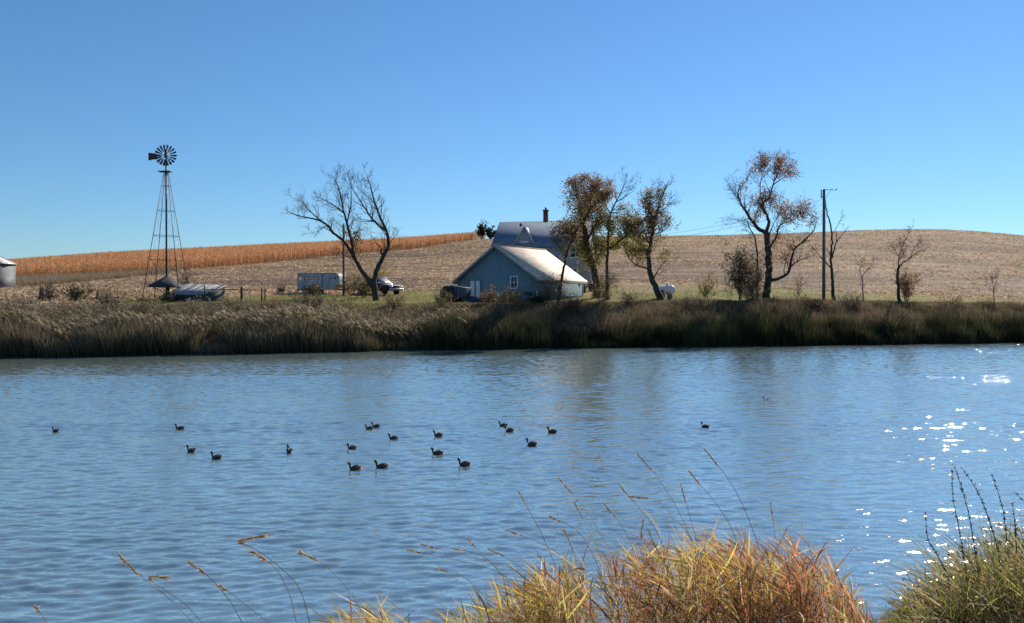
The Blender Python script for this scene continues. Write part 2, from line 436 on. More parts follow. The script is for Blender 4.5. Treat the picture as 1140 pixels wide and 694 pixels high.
def water_material():
    m, nt, out = newmat('pond_water')
    geo = N_(nt, 'ShaderNodeNewGeometry')
    def slope(scale, stretch, amp, det, dist=0.0):
        mp = N_(nt, 'ShaderNodeMapping'); mp.inputs['Scale'].default_value = stretch; mp.inputs['Rotation'].default_value = (0, 0, R(-6))
        nt.links.new(geo.outputs['Position'], mp.inputs[0])
        n = N_(nt, 'ShaderNodeTexNoise'); n.inputs['Scale'].default_value = scale; n.inputs['Detail'].default_value = det; n.inputs['Distortion'].default_value = dist
        n.inputs['Roughness'].default_value = 0.5
        nt.links.new(mp.outputs[0], n.inputs['Vector'])
        s = N_(nt, 'ShaderNodeVectorMath', operation='SUBTRACT'); nt.links.new(n.outputs['Color'], s.inputs[0]); s.inputs[1].default_value = (0.5, 0.5, 0.5)
        k = N_(nt, 'ShaderNodeVectorMath', operation='MULTIPLY'); nt.links.new(s.outputs[0], k.inputs[0]); k.inputs[1].default_value = (amp * 0.9, amp, 0)
        return k.outputs[0]
    def addv(a, b):
        x = N_(nt, 'ShaderNodeVectorMath', operation='ADD'); nt.links.new(a, x.inputs[0]); nt.links.new(b, x.inputs[1]); return x.outputs[0]
    coarse = slope(5.0, (0.6, 1.6, 1), WAVE[1], 1, 0.2)
    fine = addv(slope(20.0, (0.9, 1.2, 1), WAVE[2], 1, 0.0), slope(60.0, (1.0, 1.1, 1), 0.36, 0, 0.0))
    # open water is ruffled by the breeze, the near edge lies in the lee of its own bank
    sx = N_(nt, 'ShaderNodeSeparateXYZ'); nt.links.new(geo.outputs['Position'], sx.inputs[0])
    cap = N_(nt, 'ShaderNodeMapRange'); cap.inputs[1].default_value = 10.0; cap.inputs[2].default_value = 45.0; cap.inputs[3].default_value = 1.0; cap.inputs[4].default_value = 0.3
    nt.links.new(sx.outputs['Y'], cap.inputs[0])
    fs = N_(nt, 'ShaderNodeVectorMath', operation='SCALE'); nt.links.new(fine, fs.inputs[0]); nt.links.new(cap.outputs[0], fs.inputs['Scale'])
    s = addv(coarse, fs.outputs[0])
    lee = N_(nt, 'ShaderNodeMapRange'); lee.inputs[1].default_value = 9.0; lee.inputs[2].default_value = 70.0; lee.inputs[3].default_value = 0.4; lee.inputs[4].default_value = 1.75
    nt.links.new(sx.outputs['Y'], lee.inputs[0])
    pat = N_(nt, 'ShaderNodeTexNoise'); pat.inputs['Scale'].default_value = 0.09; pat.inputs['Detail'].default_value = 3
    mpp = N_(nt, 'ShaderNodeMapping'); mpp.inputs['Scale'].default_value = (0.5, 1.6, 1); nt.links.new(geo.outputs['Position'], mpp.inputs[0]); nt.links.new(mpp.outputs[0], pat.inputs['Vector'])
    mr = N_(nt, 'ShaderNodeMapRange'); mr.inputs[1].default_value = 0.3; mr.inputs[2].default_value = 0.7; mr.inputs[3].default_value = 0.6; mr.inputs[4].default_value = 1.25
    nt.links.new(pat.outputs['Fac'], mr.inputs[0])
    mm = N_(nt, 'ShaderNodeMath', operation='MULTIPLY'); nt.links.new(mr.outputs[0], mm.inputs[0]); nt.links.new(lee.outputs[0], mm.inputs[1])
    # the wave faces on this side are a little steeper
    st = N_(nt, 'ShaderNodeVectorMath', operation='ADD'); nt.links.new(s, st.inputs[0]); st.inputs[1].default_value = (-0.025, -0.04, 0)
    sc = N_(nt, 'ShaderNodeVectorMath', operation='SCALE'); nt.links.new(st.outputs[0], sc.inputs[0]); nt.links.new(mm.outputs[0], sc.inputs['Scale'])
    up = N_(nt, 'ShaderNodeVectorMath', operation='ADD'); nt.links.new(sc.outputs[0], up.inputs[0]); nt.links.new(geo.outputs['Normal'], up.inputs[1])
    nm = N_(nt, 'ShaderNodeVectorMath', operation='NORMALIZE'); nt.links.new(up.outputs[0], nm.inputs[0])
    mx = N_(nt, 'ShaderNodeMixShader'); mx.inputs[0].default_value = 0.75
    for q, rg in enumerate((0.08, 0.02)):
        p = principled(nt, Roughness=rg, IOR=2.9)
        p.inputs['Base Color'].default_value = (0.195, 0.26, 0.235, 1)
        nt.links.new(nm.outputs[0], p.inputs['Normal']); nt.links.new(p.outputs[0], mx.inputs[1 + q])
    gl = N_(nt, 'ShaderNodeBsdfGlossy'); gl.inputs['Roughness'].default_value = 0.03; gl.inputs['Color'].default_value = (1.0, 0.98, 0.87, 1)
    nt.links.new(nm.outputs[0], gl.inputs['Normal'])
    m2 = N_(nt, 'ShaderNodeMixShader'); m2.inputs[0].default_value = 0.42
    nt.links.new(mx.outputs[0], m2.inputs[1]); nt.links.new(gl.outputs[0], m2.inputs[2])
    nt.links.new(m2.outputs[0], out.inputs[0])
    return m
WAVE = (0.30, 0.34, 0.42)

# ------------------------------------------------------------------ ground sheet and water
def build_ground():
    xs = np.concatenate([np.linspace(-2500, -220, 14), np.linspace(-200, -72, 40), np.arange(-70, 72, 1.1), np.linspace(74, 200, 40), np.linspace(220, 2500, 14)])
    ys = np.concatenate([np.linspace(-600, -30, 8), np.arange(-25, -1, 2.0), np.arange(-1, 14, 0.35), np.arange(15, 54, 3.0), np.arange(54, 112, 0.7), np.arange(112, 275, 2.2), np.linspace(278, 420, 30), np.linspace(450, 3500, 14)])
    X, Y = np.meshgrid(xs, ys)
    Z = zg(X, Y)
    u, y, field, corn = masks(X, Y)
    track = (Y > 84) & (u > 470) & (u < 1200) & (np.abs(y - np.interp(u, [470, 600, 660, 780, 900, 1000, 1140], [324, 323, 324, 320.5, 325.5, 331, 336])) < np.interp(u, [470, 660, 780, 900, 1200], [4, 5.5, 2.2, 0.9, 0.8])) & (Y < 112)
    C = np.stack([field * 1.0, corn * 1.0, track * 1.0], -1)
    ny, nx = X.shape
    i = np.arange(ny - 1)[:, None] * nx + np.arange(nx - 1)[None, :]
    Q = np.stack([i, i + 1, i + nx + 1, i + nx], -1).reshape(-1, 4)
    mb = MB(); mb.add(np.stack([X, Y, Z], -1).reshape(-1, 3), Q, col=C.reshape(-1, 3))
    o = mb.build('ground', ground_material(), smooth=True)
    tag(o, 'farm ground rising from the pond bank to the stubble hill', 'ground', kind='structure')
build_ground()
def build_water(wakes):
    """One sheet of real wind waves over the pond, calm beyond the sides."""
    us = np.concatenate([[-2600, -1500, -900, -600], np.linspace(-420, 1560, 760), [1750, 2100, 2800, 3800]])
    ys = np.concatenate([[3.0, 5.0], np.arange(6.0, 14, .03), np.arange(14, 24, .05), np.arange(24, 40, .09), np.arange(40, 92, .2), [94, 98, 104, 112]])
    U, Y = np.meshgrid(us, ys); X = (U - CX) / F * Y
    dy = np.gradient(ys)[:, None] + 0 * U; dx = np.gradient(us)[None, :] / F * Y
    Z = np.zeros_like(X); r2 = np.random.default_rng(21)
    lee = np.interp(Y, [8, 14, 40], [.8, .95, 1.0]) * (1 - np.interp(U, [780, 1000], [0, .45]) * np.interp(Y, [14, 34], [1, 0])) * (0.7 + 0.6 * vnoise(X * .5 + 300, Y, 5.0))
    for lam, slope, n in ((1.2, .008, 6), (.62, .032, 11), (.36, .085, 14), (.22, .115, 16), (.15, .10, 14)):
        for q in range(n):
            l = lam * r2.uniform(.7, 1.35); th = math.pi / 2 + R(8) + r2.normal() * R(11 if lam > .5 else 17); k = 2 * math.pi / l
            amp = slope / k * math.sqrt(2.0 / n)
            fade = np.clip((l / np.maximum(np.abs(math.sin(th)) * dy, np.abs(math.cos(th)) * dx) - 2.0) / 2.0, 0, 1)
            ph = k * (X * math.cos(th) + Y * math.sin(th)) + r2.uniform(0, 6.28) + 1.2 * vnoise(X + q * 17, Y + lam * 40, 4.0)
            Z += amp * fade * lee * (np.sin(ph) + .22 * np.cos(2 * ph))
    for u, y, ln in wakes:                                   # faint V behind a duck that swims to the left
        yy = CAMZ * F / (y - HZ + 1.5); xx = (u - CX) / F * yy; t = (X - xx - .05) / ln
        on = np.clip(t * 8, 0, 1) * np.clip(1 - t, 0, 1) ** .7
        for sgn in (-1, 1):
            c = yy + sgn * (.05 + np.clip(t, 0, 1) * ln * .12); wd = .07 + .08 * np.clip(t, 0, 1)
            Z += .020 * on * np.exp(-((Y - c) / wd) ** 2)
    Z *= np.interp(U, [-420, -300, 1440, 1560], [0, 1, 1, 0]) * np.interp(Y, [6, 7, 88, 92], [0, 1, 1, 0])
    ny, nx = X.shape; i = np.arange(ny - 1)[:, None] * nx + np.arange(nx - 1)[None]
    mb = MB(); mb.add(np.stack([X, Y, Z], -1).reshape(-1, 3), np.stack([i, i + 1, i + nx + 1, i + nx], -1).reshape(-1, 4))
    tag(mb.build('water', water_material(), smooth=True), 'rippled blue pond water', 'water', kind='structure')
# ------------------------------------------------------------------ standing corn, stubble, lawn, bank growth
def scatter(n, x0, x1, y0, y1):
    return rng.uniform(x0, x1, n), rng.uniform(y0, y1, n)
def standing_corn():
    x, Y = scatter(150000, -240, 0, 112, 272)
    u, y, field, corn = masks(x, Y)
    k = corn & (u > -140)
    # keep the near edge thick, thin out the inside
    x, Y, u, y = x[k], Y[k], u[k], y[k]
    edge = np.interp(u, *CB) - y
    keep = (edge < 6) | (rng.uniform(size=len(x)) < 0.75)
    x, Y = x[keep], Y[keep]
    N = len(x); P = np.stack([x, Y, zg(x, Y)], 1)
    h = rng.uniform(1.9, 2.6, N)
    mb = MB(); Z = np.zeros((N, 3)); Up = np.tile([0, 0, 1.0], (N, 1)) + rng.normal(size=(N, 3)) * 0.05
    cols = [(0.58, 0.28, 0.12), (0.66, 0.34, 0.155), (0.48, 0.215, 0.095), (0.7, 0.42, 0.21)]
    c = pick(cols, N)
    ribbons(mb, P, Up, h, Z, 0.07, 2, c * 0.8, c, tip=0.4)
    for q in range(4):
        c = pick(cols, N)
        a = rng.uniform(0, 2 * np.pi, N); out = np.stack([np.cos(a), np.sin(a), 0 * a], 1)
        s = rng.uniform(0.3, 0.95, N)
        ribbons(mb, P + Up * (h * s)[:, None], out * 0.75 + np.array([0, 0, 0.55]), rng.uniform(0.5, 0.9, N), np.tile([0, 0, -0.95], (N, 1)), 0.11, 2, c, c)
    tag(mb.build('standing_corn', M['dry']), 'ripe orange brown corn standing on the left slope', 'corn', kind='stuff')
standing_corn()

def stubble():
    mb = MB()
    # residue: more of it near, sampled evenly in the picture
    n = 230000
    u = rng.uniform(-120, 1260, n); Y = 56 + 210 * rng.uniform(size=n) ** 1.1
    x = (u - CX) / F * Y
    uu, y, field, corn = masks(x, Y)
    q = 0.5 * vnoise(x * 0.4, Y, 1.2) + 0.25 * vnoise(x * 0.25, Y, 5.0) + 0.25 * vnoise(x * 0.2 + 40, Y, 14.0) + 0.10 * np.sin(2 * np.pi * (Y + 0.05 * x + 9 * vnoise(x * .3, Y * .3, 9.0)) / 8.0) * vnoise(x * .3 + 9, Y, 20.0)
    k = field & ~corn & (q + rng.normal(size=n) * 0.035 > 0.50)
    x, Y = x[k], Y[k]; N = len(x)
    P = np.stack([x, Y, zg(x, Y) + 0.03], 1)
    a = rng.uniform(0, 2 * np.pi, N)
    D = nrm(np.stack([np.cos(a), np.sin(a), rng.uniform(0.0, 0.7, N)], 1))
    cols = [(0.58, 0.42, 0.25), (0.44, 0.30, 0.175), (0.74, 0.58, 0.38), (0.22, 0.135, 0.08)]
    c = pick(cols, N)
    ribbons(mb, P, D, rng.uniform(0.2, 0.55, N), np.zeros((N, 3)), rng.uniform(0.05, 0.13, N), 1, c, c, tip=0.5)
    # cut stalks in rows
    Yq = rng.uniform(56, 262, 70000); u = rng.uniform(-120, 1260, 70000); x = (u - CX) / F * Yq
    rows = np.round((Yq + 0.06 * x) / 0.76) * 0.76 - 0.06 * x
    uu, y, field, corn = masks(x, rows); k = field & ~corn
    P = np.stack([x[k], rows[k], zg(x[k], rows[k])], 1); N = len(P)
    c = pick([(0.36, 0.27, 0.19), (0.28, 0.2, 0.14), (0.5, 0.4, 0.28)], N)
    ribbons(mb, P, nrm(np.tile([0, 0, 1.0], (N, 1)) + rng.normal(size=(N, 3)) * 0.2), rng.uniform(0.15, 0.4, N), np.zeros((N, 3)), 0.05, 1, c, c, tip=0.7)
    tag(mb.build('corn_stubble', M['dry']), 'pale corn residue and cut stalks over the harvested hill', 'stubble', kind='stuff')
stubble()

def lawn():
    mb = MB(); n = 110000
    u = rng.uniform(-60, 1200, n); Y = rng.uniform(58, 108, n); x = (u - CX) / F * Y
    uu, y, field, corn = masks(x, Y)
    k = (~field) & (Y - shore(x) > 7.5)
    x, Y = x[k], Y[k]; N = len(x); P = np.stack([x, Y, zg(x, Y)], 1)
    c = pick([(0.24, 0.25, 0.06), (0.32, 0.29, 0.09), (0.38, 0.30, 0.12), (0.19, 0.2, 0.05)], N)
    a = rng.uniform(0, 2 * np.pi, N)
    ribbons(mb, P, nrm(np.stack([np.cos(a) * 0.6, np.sin(a) * 0.6, np.ones(N)], 1)), rng.uniform(0.08, 0.22, N), np.zeros((N, 3)), 0.05, 1, c, c * 1.2)
    tag(mb.build('lawn_grass', M['veg']), 'short yellowing grass of the farmyard', 'grass', kind='stuff')
lawn()

def bank_growth():
    # cattails in the shallow edge
    mb = MB(); n = 20000
    u = rng.uniform(-130, 1270, n); d = -1.1 + rng.uniform(size=n) * np.interp(u, [0, 330, 480, 600, 740, 800, 980, 1020], [2.4, 2.6, 3.0, 2.6, 2.2, 2.7, 2.6, 3.2])
    Yc = np.interp(u, SH_U, SH_Y); x = (u - CX) / F * Yc
    for _ in range(3): x = (u - CX) / F * (shore(x) + d)
    Y = shore(x) + d
    P = np.stack([x, Y, np.maximum(zg(x, Y), -0.25)], 1); N = n
    hm = np.interp(u, [-100, 0, 150, 330, 400, 440, 470, 560, 640, 760, 900, 960, 1000, 1060, 1140], [1.75, 1.8, 1.9, 1.9, 1.7, 1.1, 1.8, 2.2, 2.2, 2.0, 2.3, 2.2, 1.9, 2.1, 2.1])
    hm = hm * (0.5 + 0.75 * vnoise(x, Y * 0.6, 1.6) + 0.35 * vnoise(x + 90, Y, 5.0))
    bare = vnoise(x + 31, Y * 0.8, 2.3) < 0.2
    left = np.interp(u, [0, 330, 420, 500, 600], [1, 1, 0.6, 0.2, 0.05])
    green = np.array([(0.045, 0.06, 0.022), (0.06, 0.075, 0.03), (0.035, 0.05, 0.02), (0.09, 0.09, 0.035)])
    lush = (0.40 + 0.6 * vnoise(x + 55, Y * 0, 7.0) ** 2 * (vnoise(x + 5, Y * 0.5, 2.0) + .3))[:, None]
    tan = np.array([(0.30, 0.24, 0.15), (0.22, 0.17, 0.10), (0.38, 0.32, 0.22), (0.14, 0.11, 0.06)])
    for q in range(6):
        L = hm * rng.uniform(0.55, 1.15, N) * np.where(bare, 0.45, 1.0)
        a = rng.uniform(0, 2 * np.pi, N); t = rng.uniform(0.02, 0.22, N)
        D = nrm(np.stack([np.cos(a) * t - 0.03, np.sin(a) * t, np.ones(N)], 1))
        bend = np.stack([np.cos(a) * 0.15 - 0.06, np.sin(a) * 0.15, rng.uniform(-0.18, 0, N)], 1)
        cb = pick(green, N) * lush; isl = rng.uniform(size=N) < left * 0.9
        ct = np.where(isl[:, None], pick(tan, N), np.where(rng.uniform(size=N)[:, None] < 0.07, pick(tan, N) * 0.4, pick(green, N) * 1.2 * lush))
        ribbons(mb, P + rng.normal(size=(N, 3)) * [0.08, 0.08, 0], D, L, bend, 0.035, 3, cb, ct, tip=0.15)
    # feathery reed plumes on the left
    k = (rng.uniform(size=N) < 0.42 * left) & (d > 0.0) & (u < 520)
    Pk = P[k] + np.stack([rng.normal(size=k.sum()) * 0.1, rng.normal(size=k.sum()) * 0.1, hm[k] * rng.uniform(0.85, 1.15, k.sum())], 1)
    n2 = len(Pk)
    for q in range(3):
        ribbons(mb, Pk + rng.normal(size=(n2, 3)) * 0.03, nrm(np.tile([-0.35, 0, 0.8], (n2, 1)) + rng.normal(size=(n2, 3)) * 0.2), rng.uniform(0.25, 0.45, n2), np.tile([-0.35, 0, -0.2], (n2, 1)), 0.08, 2, pick(tan, n2) * 1.15, pick(tan, n2) * 1.3, belly=0.3)
    tag(mb.build('cattails', M['dry']), 'band of cattails and reeds along the far waterline', 'reeds', kind='stuff')
    # weeds on the slope above
    mb = MB(); n = 42000
    u = rng.uniform(-130, 1270, n); d = rng.uniform(1.0, 12.0, n)
    Yc = np.interp(u, SH_U, SH_Y); x = (u - CX) / F * Yc
    for _ in range(3): x = (u - CX) / F * (shore(x) + d)
    Y = shore(x) + d; N = n
    P = np.stack([x, Y, zg(x, Y)], 1)
    clump = 2.1 * vnoise(x + 11, Y, 1.7) ** 2.0 + 0.35 * vnoise(x + 70, Y, 4.5)
    hb = np.interp(d, [2, 4, 8, 10, 13.0], [1.25, 1.0, 0.55, 0.22, 0.05]) * np.where(d > 6, np.interp(u, [0, 200, 300, 520, 560], [.65, .6, .6, .6, 1]), 1) * (0.45 + clump * 0.8) * np.interp(u, [0, 150, 330, 460, 560, 700, 860, 960, 1140], [1.1, 1.0, 0.95, 0.8, 1.0, 1.0, 1.05, 1.0, 0.95])
    tanw = np.interp(u, [0, 330, 470, 560, 640, 760], [0.85, 0.75, 0.5, 0.2, 0.12, 0.06]) * np.interp(vnoise(x + 20, Y, 2.2), [.2, .7], [.6, 1.1])
    brown = np.array([(0.20, 0.145, 0.09), (0.145, 0.105, 0.072), (0.25, 0.18, 0.11), (0.11, 0.10, 0.055)])
    for q in range(5):
        L = hb * rng.uniform(0.5, 1.2, N)
        a = rng.uniform(0, 2 * np.pi, N); t = rng.uniform(0.1, 0.6, N)
        D = nrm(np.stack([np.cos(a) * t - 0.08, np.sin(a) * t, np.ones(N)], 1))
        bend = np.stack([np.cos(a) * 0.2 - 0.1, np.sin(a) * 0.2, rng.uniform(-0.35, 0, N)], 1)
        isl = rng.uniform(size=N) < tanw
        c = np.where(isl[:, None], pick(tan * 0.95, N), pick(brown * 1.1, N))
        ribbons(mb, P + rng.normal(size=(N, 3)) * [0.1, 0.1, 0], D, L, bend, rng.uniform(0.02, 0.05, N), 2, c * 0.8, c, tip=0.2)
    # pale seed plumes scattered over the left slope
    k = rng.choice(np.where((d < 8.5) & (rng.uniform(size=N) < np.interp(u, [0, 330, 460, 540], [1, .8, .4, 0])))[0], 7000)
    pk = P[k] + np.stack([rng.normal(size=7000) * .12, rng.normal(size=7000) * .12, hb[k] * rng.uniform(.7, 1.2, 7000)], 1)
    ribbons(mb, pk, nrm(np.tile([-0.3, 0, 0.8], (7000, 1)) + rng.normal(size=(7000, 3)) * .3), rng.uniform(.15, .38, 7000), np.tile([-.3, 0, -.2], (7000, 1)), .06, 2, pick(tan, 7000) * .9, pick(tan, 7000) * 1.1, belly=.3)
    # leafy forbs among them
    k = rng.choice(N, 9000); 
    for q in range(6):
        pk = P[k] + np.stack([rng.normal(size=9000) * 0.15, rng.normal(size=9000) * 0.15, hb[k] * rng.uniform(0.15, 1.0, 9000)], 1)
        leaves(mb, pk, rng.uniform(0.06, 0.14, 9000), pick(np.concatenate([brown, [(0.09, 0.10, 0.035), (0.2, 0.15, 0.06)]]), 9000))
    tag(mb.build('bank_weeds', M['dry']), 'brown weeds and dry grass covering the far bank', 'weeds', kind='stuff')
    # grey weed strip at the foot of the corn
    mb = MB(); n = 26000
    u = rng.uniform(-120, 200, n); x = np.zeros(n); Y = rng.uniform(92, 175, n); x = (u - CX) / F * Y
    uu, y, field, corn = masks(x, Y); e = y - np.interp(u, *CB)
    k = (e > -1) & (e < np.interp(u, [0, 60, 150, 200], [9, 8, 4, 1]))
    P = np.stack([x[k], Y[k], zg(x[k], Y[k])], 1); N = len(P)
    for q in range(4):
        a = rng.uniform(0, 2 * np.pi, N); t = rng.uniform(0.1, 0.5, N)
        ribbons(mb, P + rng.normal(size=(N, 3)) * [0.15, 0.15, 0], nrm(np.stack([np.cos(a) * t, np.sin(a) * t, np.ones(N)], 1)), rng.uniform(0.5, 1.15, N), np.tile([-0.1, 0, -0.1], (N, 1)), 0.06, 2, pick([(0.22, 0.15, 0.105), (0.28, 0.2, 0.14)], N), pick([(0.33, 0.24, 0.16), (0.24, 0.2, 0.11)], N))
    tag(mb.build('field_edge_weeds', M['dry']), 'grey brown weeds at the foot of the corn', 'weeds', kind='stuff')
bank_growth()

# ------------------------------------------------------------------ trees and shrubs
def resample(pts, n):
    pts = np.asarray(pts, float); s = np.concatenate([[0], np.cumsum(np.linalg.norm(np.diff(pts[:, :2], axis=0), axis=1))])
    # smooth (Catmull-Rom) through the given points
    t = np.linspace(0, s[-1], n); out = np.zeros((n, pts.shape[1])); ext = np.vstack([2 * pts[0] - pts[1], pts, 2 * pts[-1] - pts[-2]])
    for q, tt in enumerate(t):
        i = min(np.searchsorted(s, tt, 'right') - 1, len(pts) - 2); f = (tt - s[i]) / max(s[i + 1] - s[i], 1e-6)
        p0, p1, p2, p3 = ext[i], ext[i + 1], ext[i + 2], ext[i + 3]
        out[q] = 0.5 * (2 * p1 + (p2 - p0) * f + (2 * p0 - 5 * p1 + 4 * p2 - p3) * f ** 2 + (3 * p1 - p0 - 3 * p2 + p3) * f ** 3)
    return out
def branch_level(P, D, L, R0, up=0.25, k=4, wig=0.12):
    N = len(P); s = np.linspace(0, 1, k)
    bend = nrm(rng.normal(size=(N, 3))) * 0.22 + np.array([0, 0, up])
    pts = P[:, None] + D[:, None] * (L[:, None] * s)[..., None] + bend[:, None] * (L[:, None] * s ** 2)[..., None]
    pts[:, 1:] += rng.normal(size=(N, k - 1, 3)) * (wig * L / k)[:, None, None]
    rad = R0[:, None] * (1 - 0.7 * s)[None]
    return pts, rad
def children(pts, rad, m, t0, spread, lr, L):
    N, k, _ = pts.shape
    idx = np.repeat(np.arange(N), m); t = rng.uniform(t0, 1.0, N * m) * (k - 1) * 0.999
    i = t.astype(int); f = (t - i)[:, None]
    P = pts[idx, i] * (1 - f) + pts[idx, i + 1] * f
    T = nrm(pts[idx, i + 1] - pts[idx, i])
    perp = nrm(np.cross(T, rng.normal(size=T.shape)))
    D = nrm(T * 0.75 + perp * spread + np.array([0, 0, 0.12]))
    r = rad[idx, i] * 0.6
    return P, D, L[idx] * lr * rng.uniform(0.6, 1.25, N * m), r
RMIN = 0.011
def tree(name, label, Y, limbs, clusters=(), cols=None, tw=1.6, per=2.2, lv=(4, 4), lsize=0.185, cat='tree', group=None, up=0.25, depth=0.45, tstart=0.35, twigmat='twig', sparse=()):
    """limbs: (pixel polyline, r0, r1[, twig factor]); the first one is the trunk. clusters: leaf clumps (u, y, ru, ry, count)."""
    px = Y / F
    allp = []; tub = []; tips = []
    trunk = MB(); twm = MB(); fol = MB()
    for li, lb in enumerate(limbs):
        pts, r0, r1 = lb[0], lb[1], lb[2]; tf = lb[3] if len(lb) > 3 else 1.0
        length = sum(math.dist(pts[i], pts[i + 1]) for i in range(len(pts) - 1)) * px
        n = max(4, int(length / 0.35)); q = resample(pts, n)
        d0 = 0.0
        if allp:
            A = np.array(allp); d0 = A[np.argmin((A[:, 0] - q[0, 0]) ** 2 + (A[:, 1] - q[0, 1]) ** 2), 2]
        d1 = 0.0 if li == 0 else random.choice((-1, 1)) * random.uniform(0.3, 1.0) * depth * length
        t = np.linspace(0, 1, n); dep = d0 + d1 * t
        for (uu, yy), dd in zip(q, dep): allp.append((uu, yy, dd))
        W = np.array([at(uu, yy, Y + dd) for (uu, yy), dd in zip(q, dep)])
        if li == 0:
            W[0, 2] = float(zg(W[0, 0], W[0, 1])) - 0.25
        rad = r0 + (r1 - r0) * t ** 0.8
        if li == 0: rad = rad * (1 + 0.35 * np.exp(-t * length / 0.5))
        W[1:] += rng.normal(size=(n - 1, 3)) * np.minimum(0.035, rad[1:, None] * 0.3)
        trunk.tubes(W[None], rad[None], 8, cap=True)
        if tf > 0:
            s0 = tstart if li == 0 else 0.15
            m = max(1, int(length * per * 1.4 * tf))
            ii = rng.uniform(s0, 1, m) * (n - 1) * 0.999; i = ii.astype(int); f = (ii - i)[:, None]
            P = W[i] * (1 - f) + W[i + 1] * f; T = nrm(W[i + 1] - W[i])
            perp = nrm(np.cross(T, rng.normal(size=T.shape)))
            D = nrm(T * 0.55 + perp * 0.8 + np.array([0, 0, 0.3]))
            L = tw * rng.uniform(0.45, 1.2, m) * (1.1 - 0.45 * ii / n)
            tips.append((P, D, L, np.minimum(rad[i] * 0.45, 0.018 + 0.018 * L)))
    A = np.array(allp)
    for c in clusters:
        cu, cy, ru, ry, cnt = c[:5]
        cnt = int(cnt * 3.2); nb = max(5, int(cnt / 70))
        a = rng.uniform(0, 2 * np.pi, nb); rr = np.sqrt(rng.uniform(0, 1, nb)) * 0.85
        tu, ty = cu + ru * rr * np.cos(a), cy + ry * rr * np.sin(a)
        for u1, y1 in zip(tu, ty):
            low = A[A[:, 1] > y1 - 4]
            if len(low) == 0: low = A
            j = low[np.argmin((low[:, 0] - u1) ** 2 + (low[:, 1] - y1) ** 2 * 0.6)]
            dd = j[2] + rng.uniform(-1, 1) * ru * px * 0.8
            p0, p1 = at(j[0], j[1], Y + j[2]), at(u1, y1, Y + dd)
            v = p1 - p0; l = np.linalg.norm(v) + 0.05
            tips.append((p0[None], (v / l)[None], np.array([l]), np.array([0.02 + 0.012 * l])))
    P, D, L, R0 = (np.concatenate([t[i] for t in tips]) for i in range(4))
    p1, r1 = branch_level(P, D, L, np.maximum(R0, RMIN), up * 0.6, 5)
    twm.tubes(p1, np.maximum(r1, RMIN * 0.8), 4)
    p2, r2 = branch_level(*children(p1, r1, lv[0], 0.25, 0.75, 0.5, L)[:3], np.full(len(P) * lv[0], RMIN), up * 0.5, 4)
    twm.tubes(p2, np.maximum(r2, RMIN * 0.6), 3)
    L2 = np.linalg.norm(p2[:, -1] - p2[:, 0], axis=1)
    p3, r3 = branch_level(*children(p2, r2, lv[1], 0.3, 0.8, 0.6, L2)[:3], np.full(len(p2) * lv[1], RMIN * 0.75), up * 0.4, 3)
    twm.tubes(p3, np.maximum(r3, RMIN * 0.45), 3)
    cand = np.concatenate([p2.reshape(-1, 3), p3.reshape(-1, 3), p1[:, 2:].reshape(-1, 3)])
    cu_, cy_ = proj(cand)
    nl = 0
    for c in clusters:
        cu, cy, ru, ry, cnt = c[:5]; cnt = int(cnt * 3.2); pal = c[5] if len(c) > 5 else cols
        dd = ((cu_ - cu) / ru) ** 2 + ((cy_ - cy) / ry) ** 2
        ok = np.where(dd < 1.5)[0]
        if len(ok) == 0: continue
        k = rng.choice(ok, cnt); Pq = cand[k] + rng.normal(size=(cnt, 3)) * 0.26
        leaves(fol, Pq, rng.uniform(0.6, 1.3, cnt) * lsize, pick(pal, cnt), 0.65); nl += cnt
    for (frac, pal) in sparse:
        cnt = int(len(cand) * frac); k = rng.choice(len(cand), cnt)
        leaves(fol, cand[k] + rng.normal(size=(cnt, 3)) * 0.05, rng.uniform(0.6, 1.3, cnt) * lsize * 0.8, pick(pal, cnt), 0.6); nl += cnt
    b = gp(limbs[0][0][0][0], Y)
    root = empty(name, b, label, cat, group=group)
    inv = [-b[0], -b[1], -b[2]]
    for mbx, nm, mt, sm in ((trunk, 'trunk', 'bark', True), (twm, 'branches', twigmat, True), (fol, 'foliage', 'veg', False)):
        if mbx.n: mbx.build(nm, M[mt], root, smooth=sm, loc=inv)
    return root

BROWN = [(0.40, 0.235, 0.125), (0.31, 0.185, 0.10), (0.48, 0.30, 0.15), (0.20, 0.135, 0.08)]
RUST = [(0.36, 0.20, 0.12), (0.27, 0.155, 0.10), (0.43, 0.26, 0.15)]
OLIVE = [(0.22, 0.205, 0.06), (0.30, 0.26, 0.065), (0.15, 0.15, 0.05), (0.40, 0.30, 0.09)]
YELLOW = [(0.46, 0.35, 0.07), (0.36, 0.31, 0.075), (0.27, 0.24, 0.07), (0.5, 0.31, 0.08)]
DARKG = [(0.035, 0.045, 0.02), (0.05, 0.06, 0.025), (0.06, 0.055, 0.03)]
GREYB = [(0.17, 0.135, 0.10), (0.13, 0.11, 0.08), (0.21, 0.155, 0.11)]

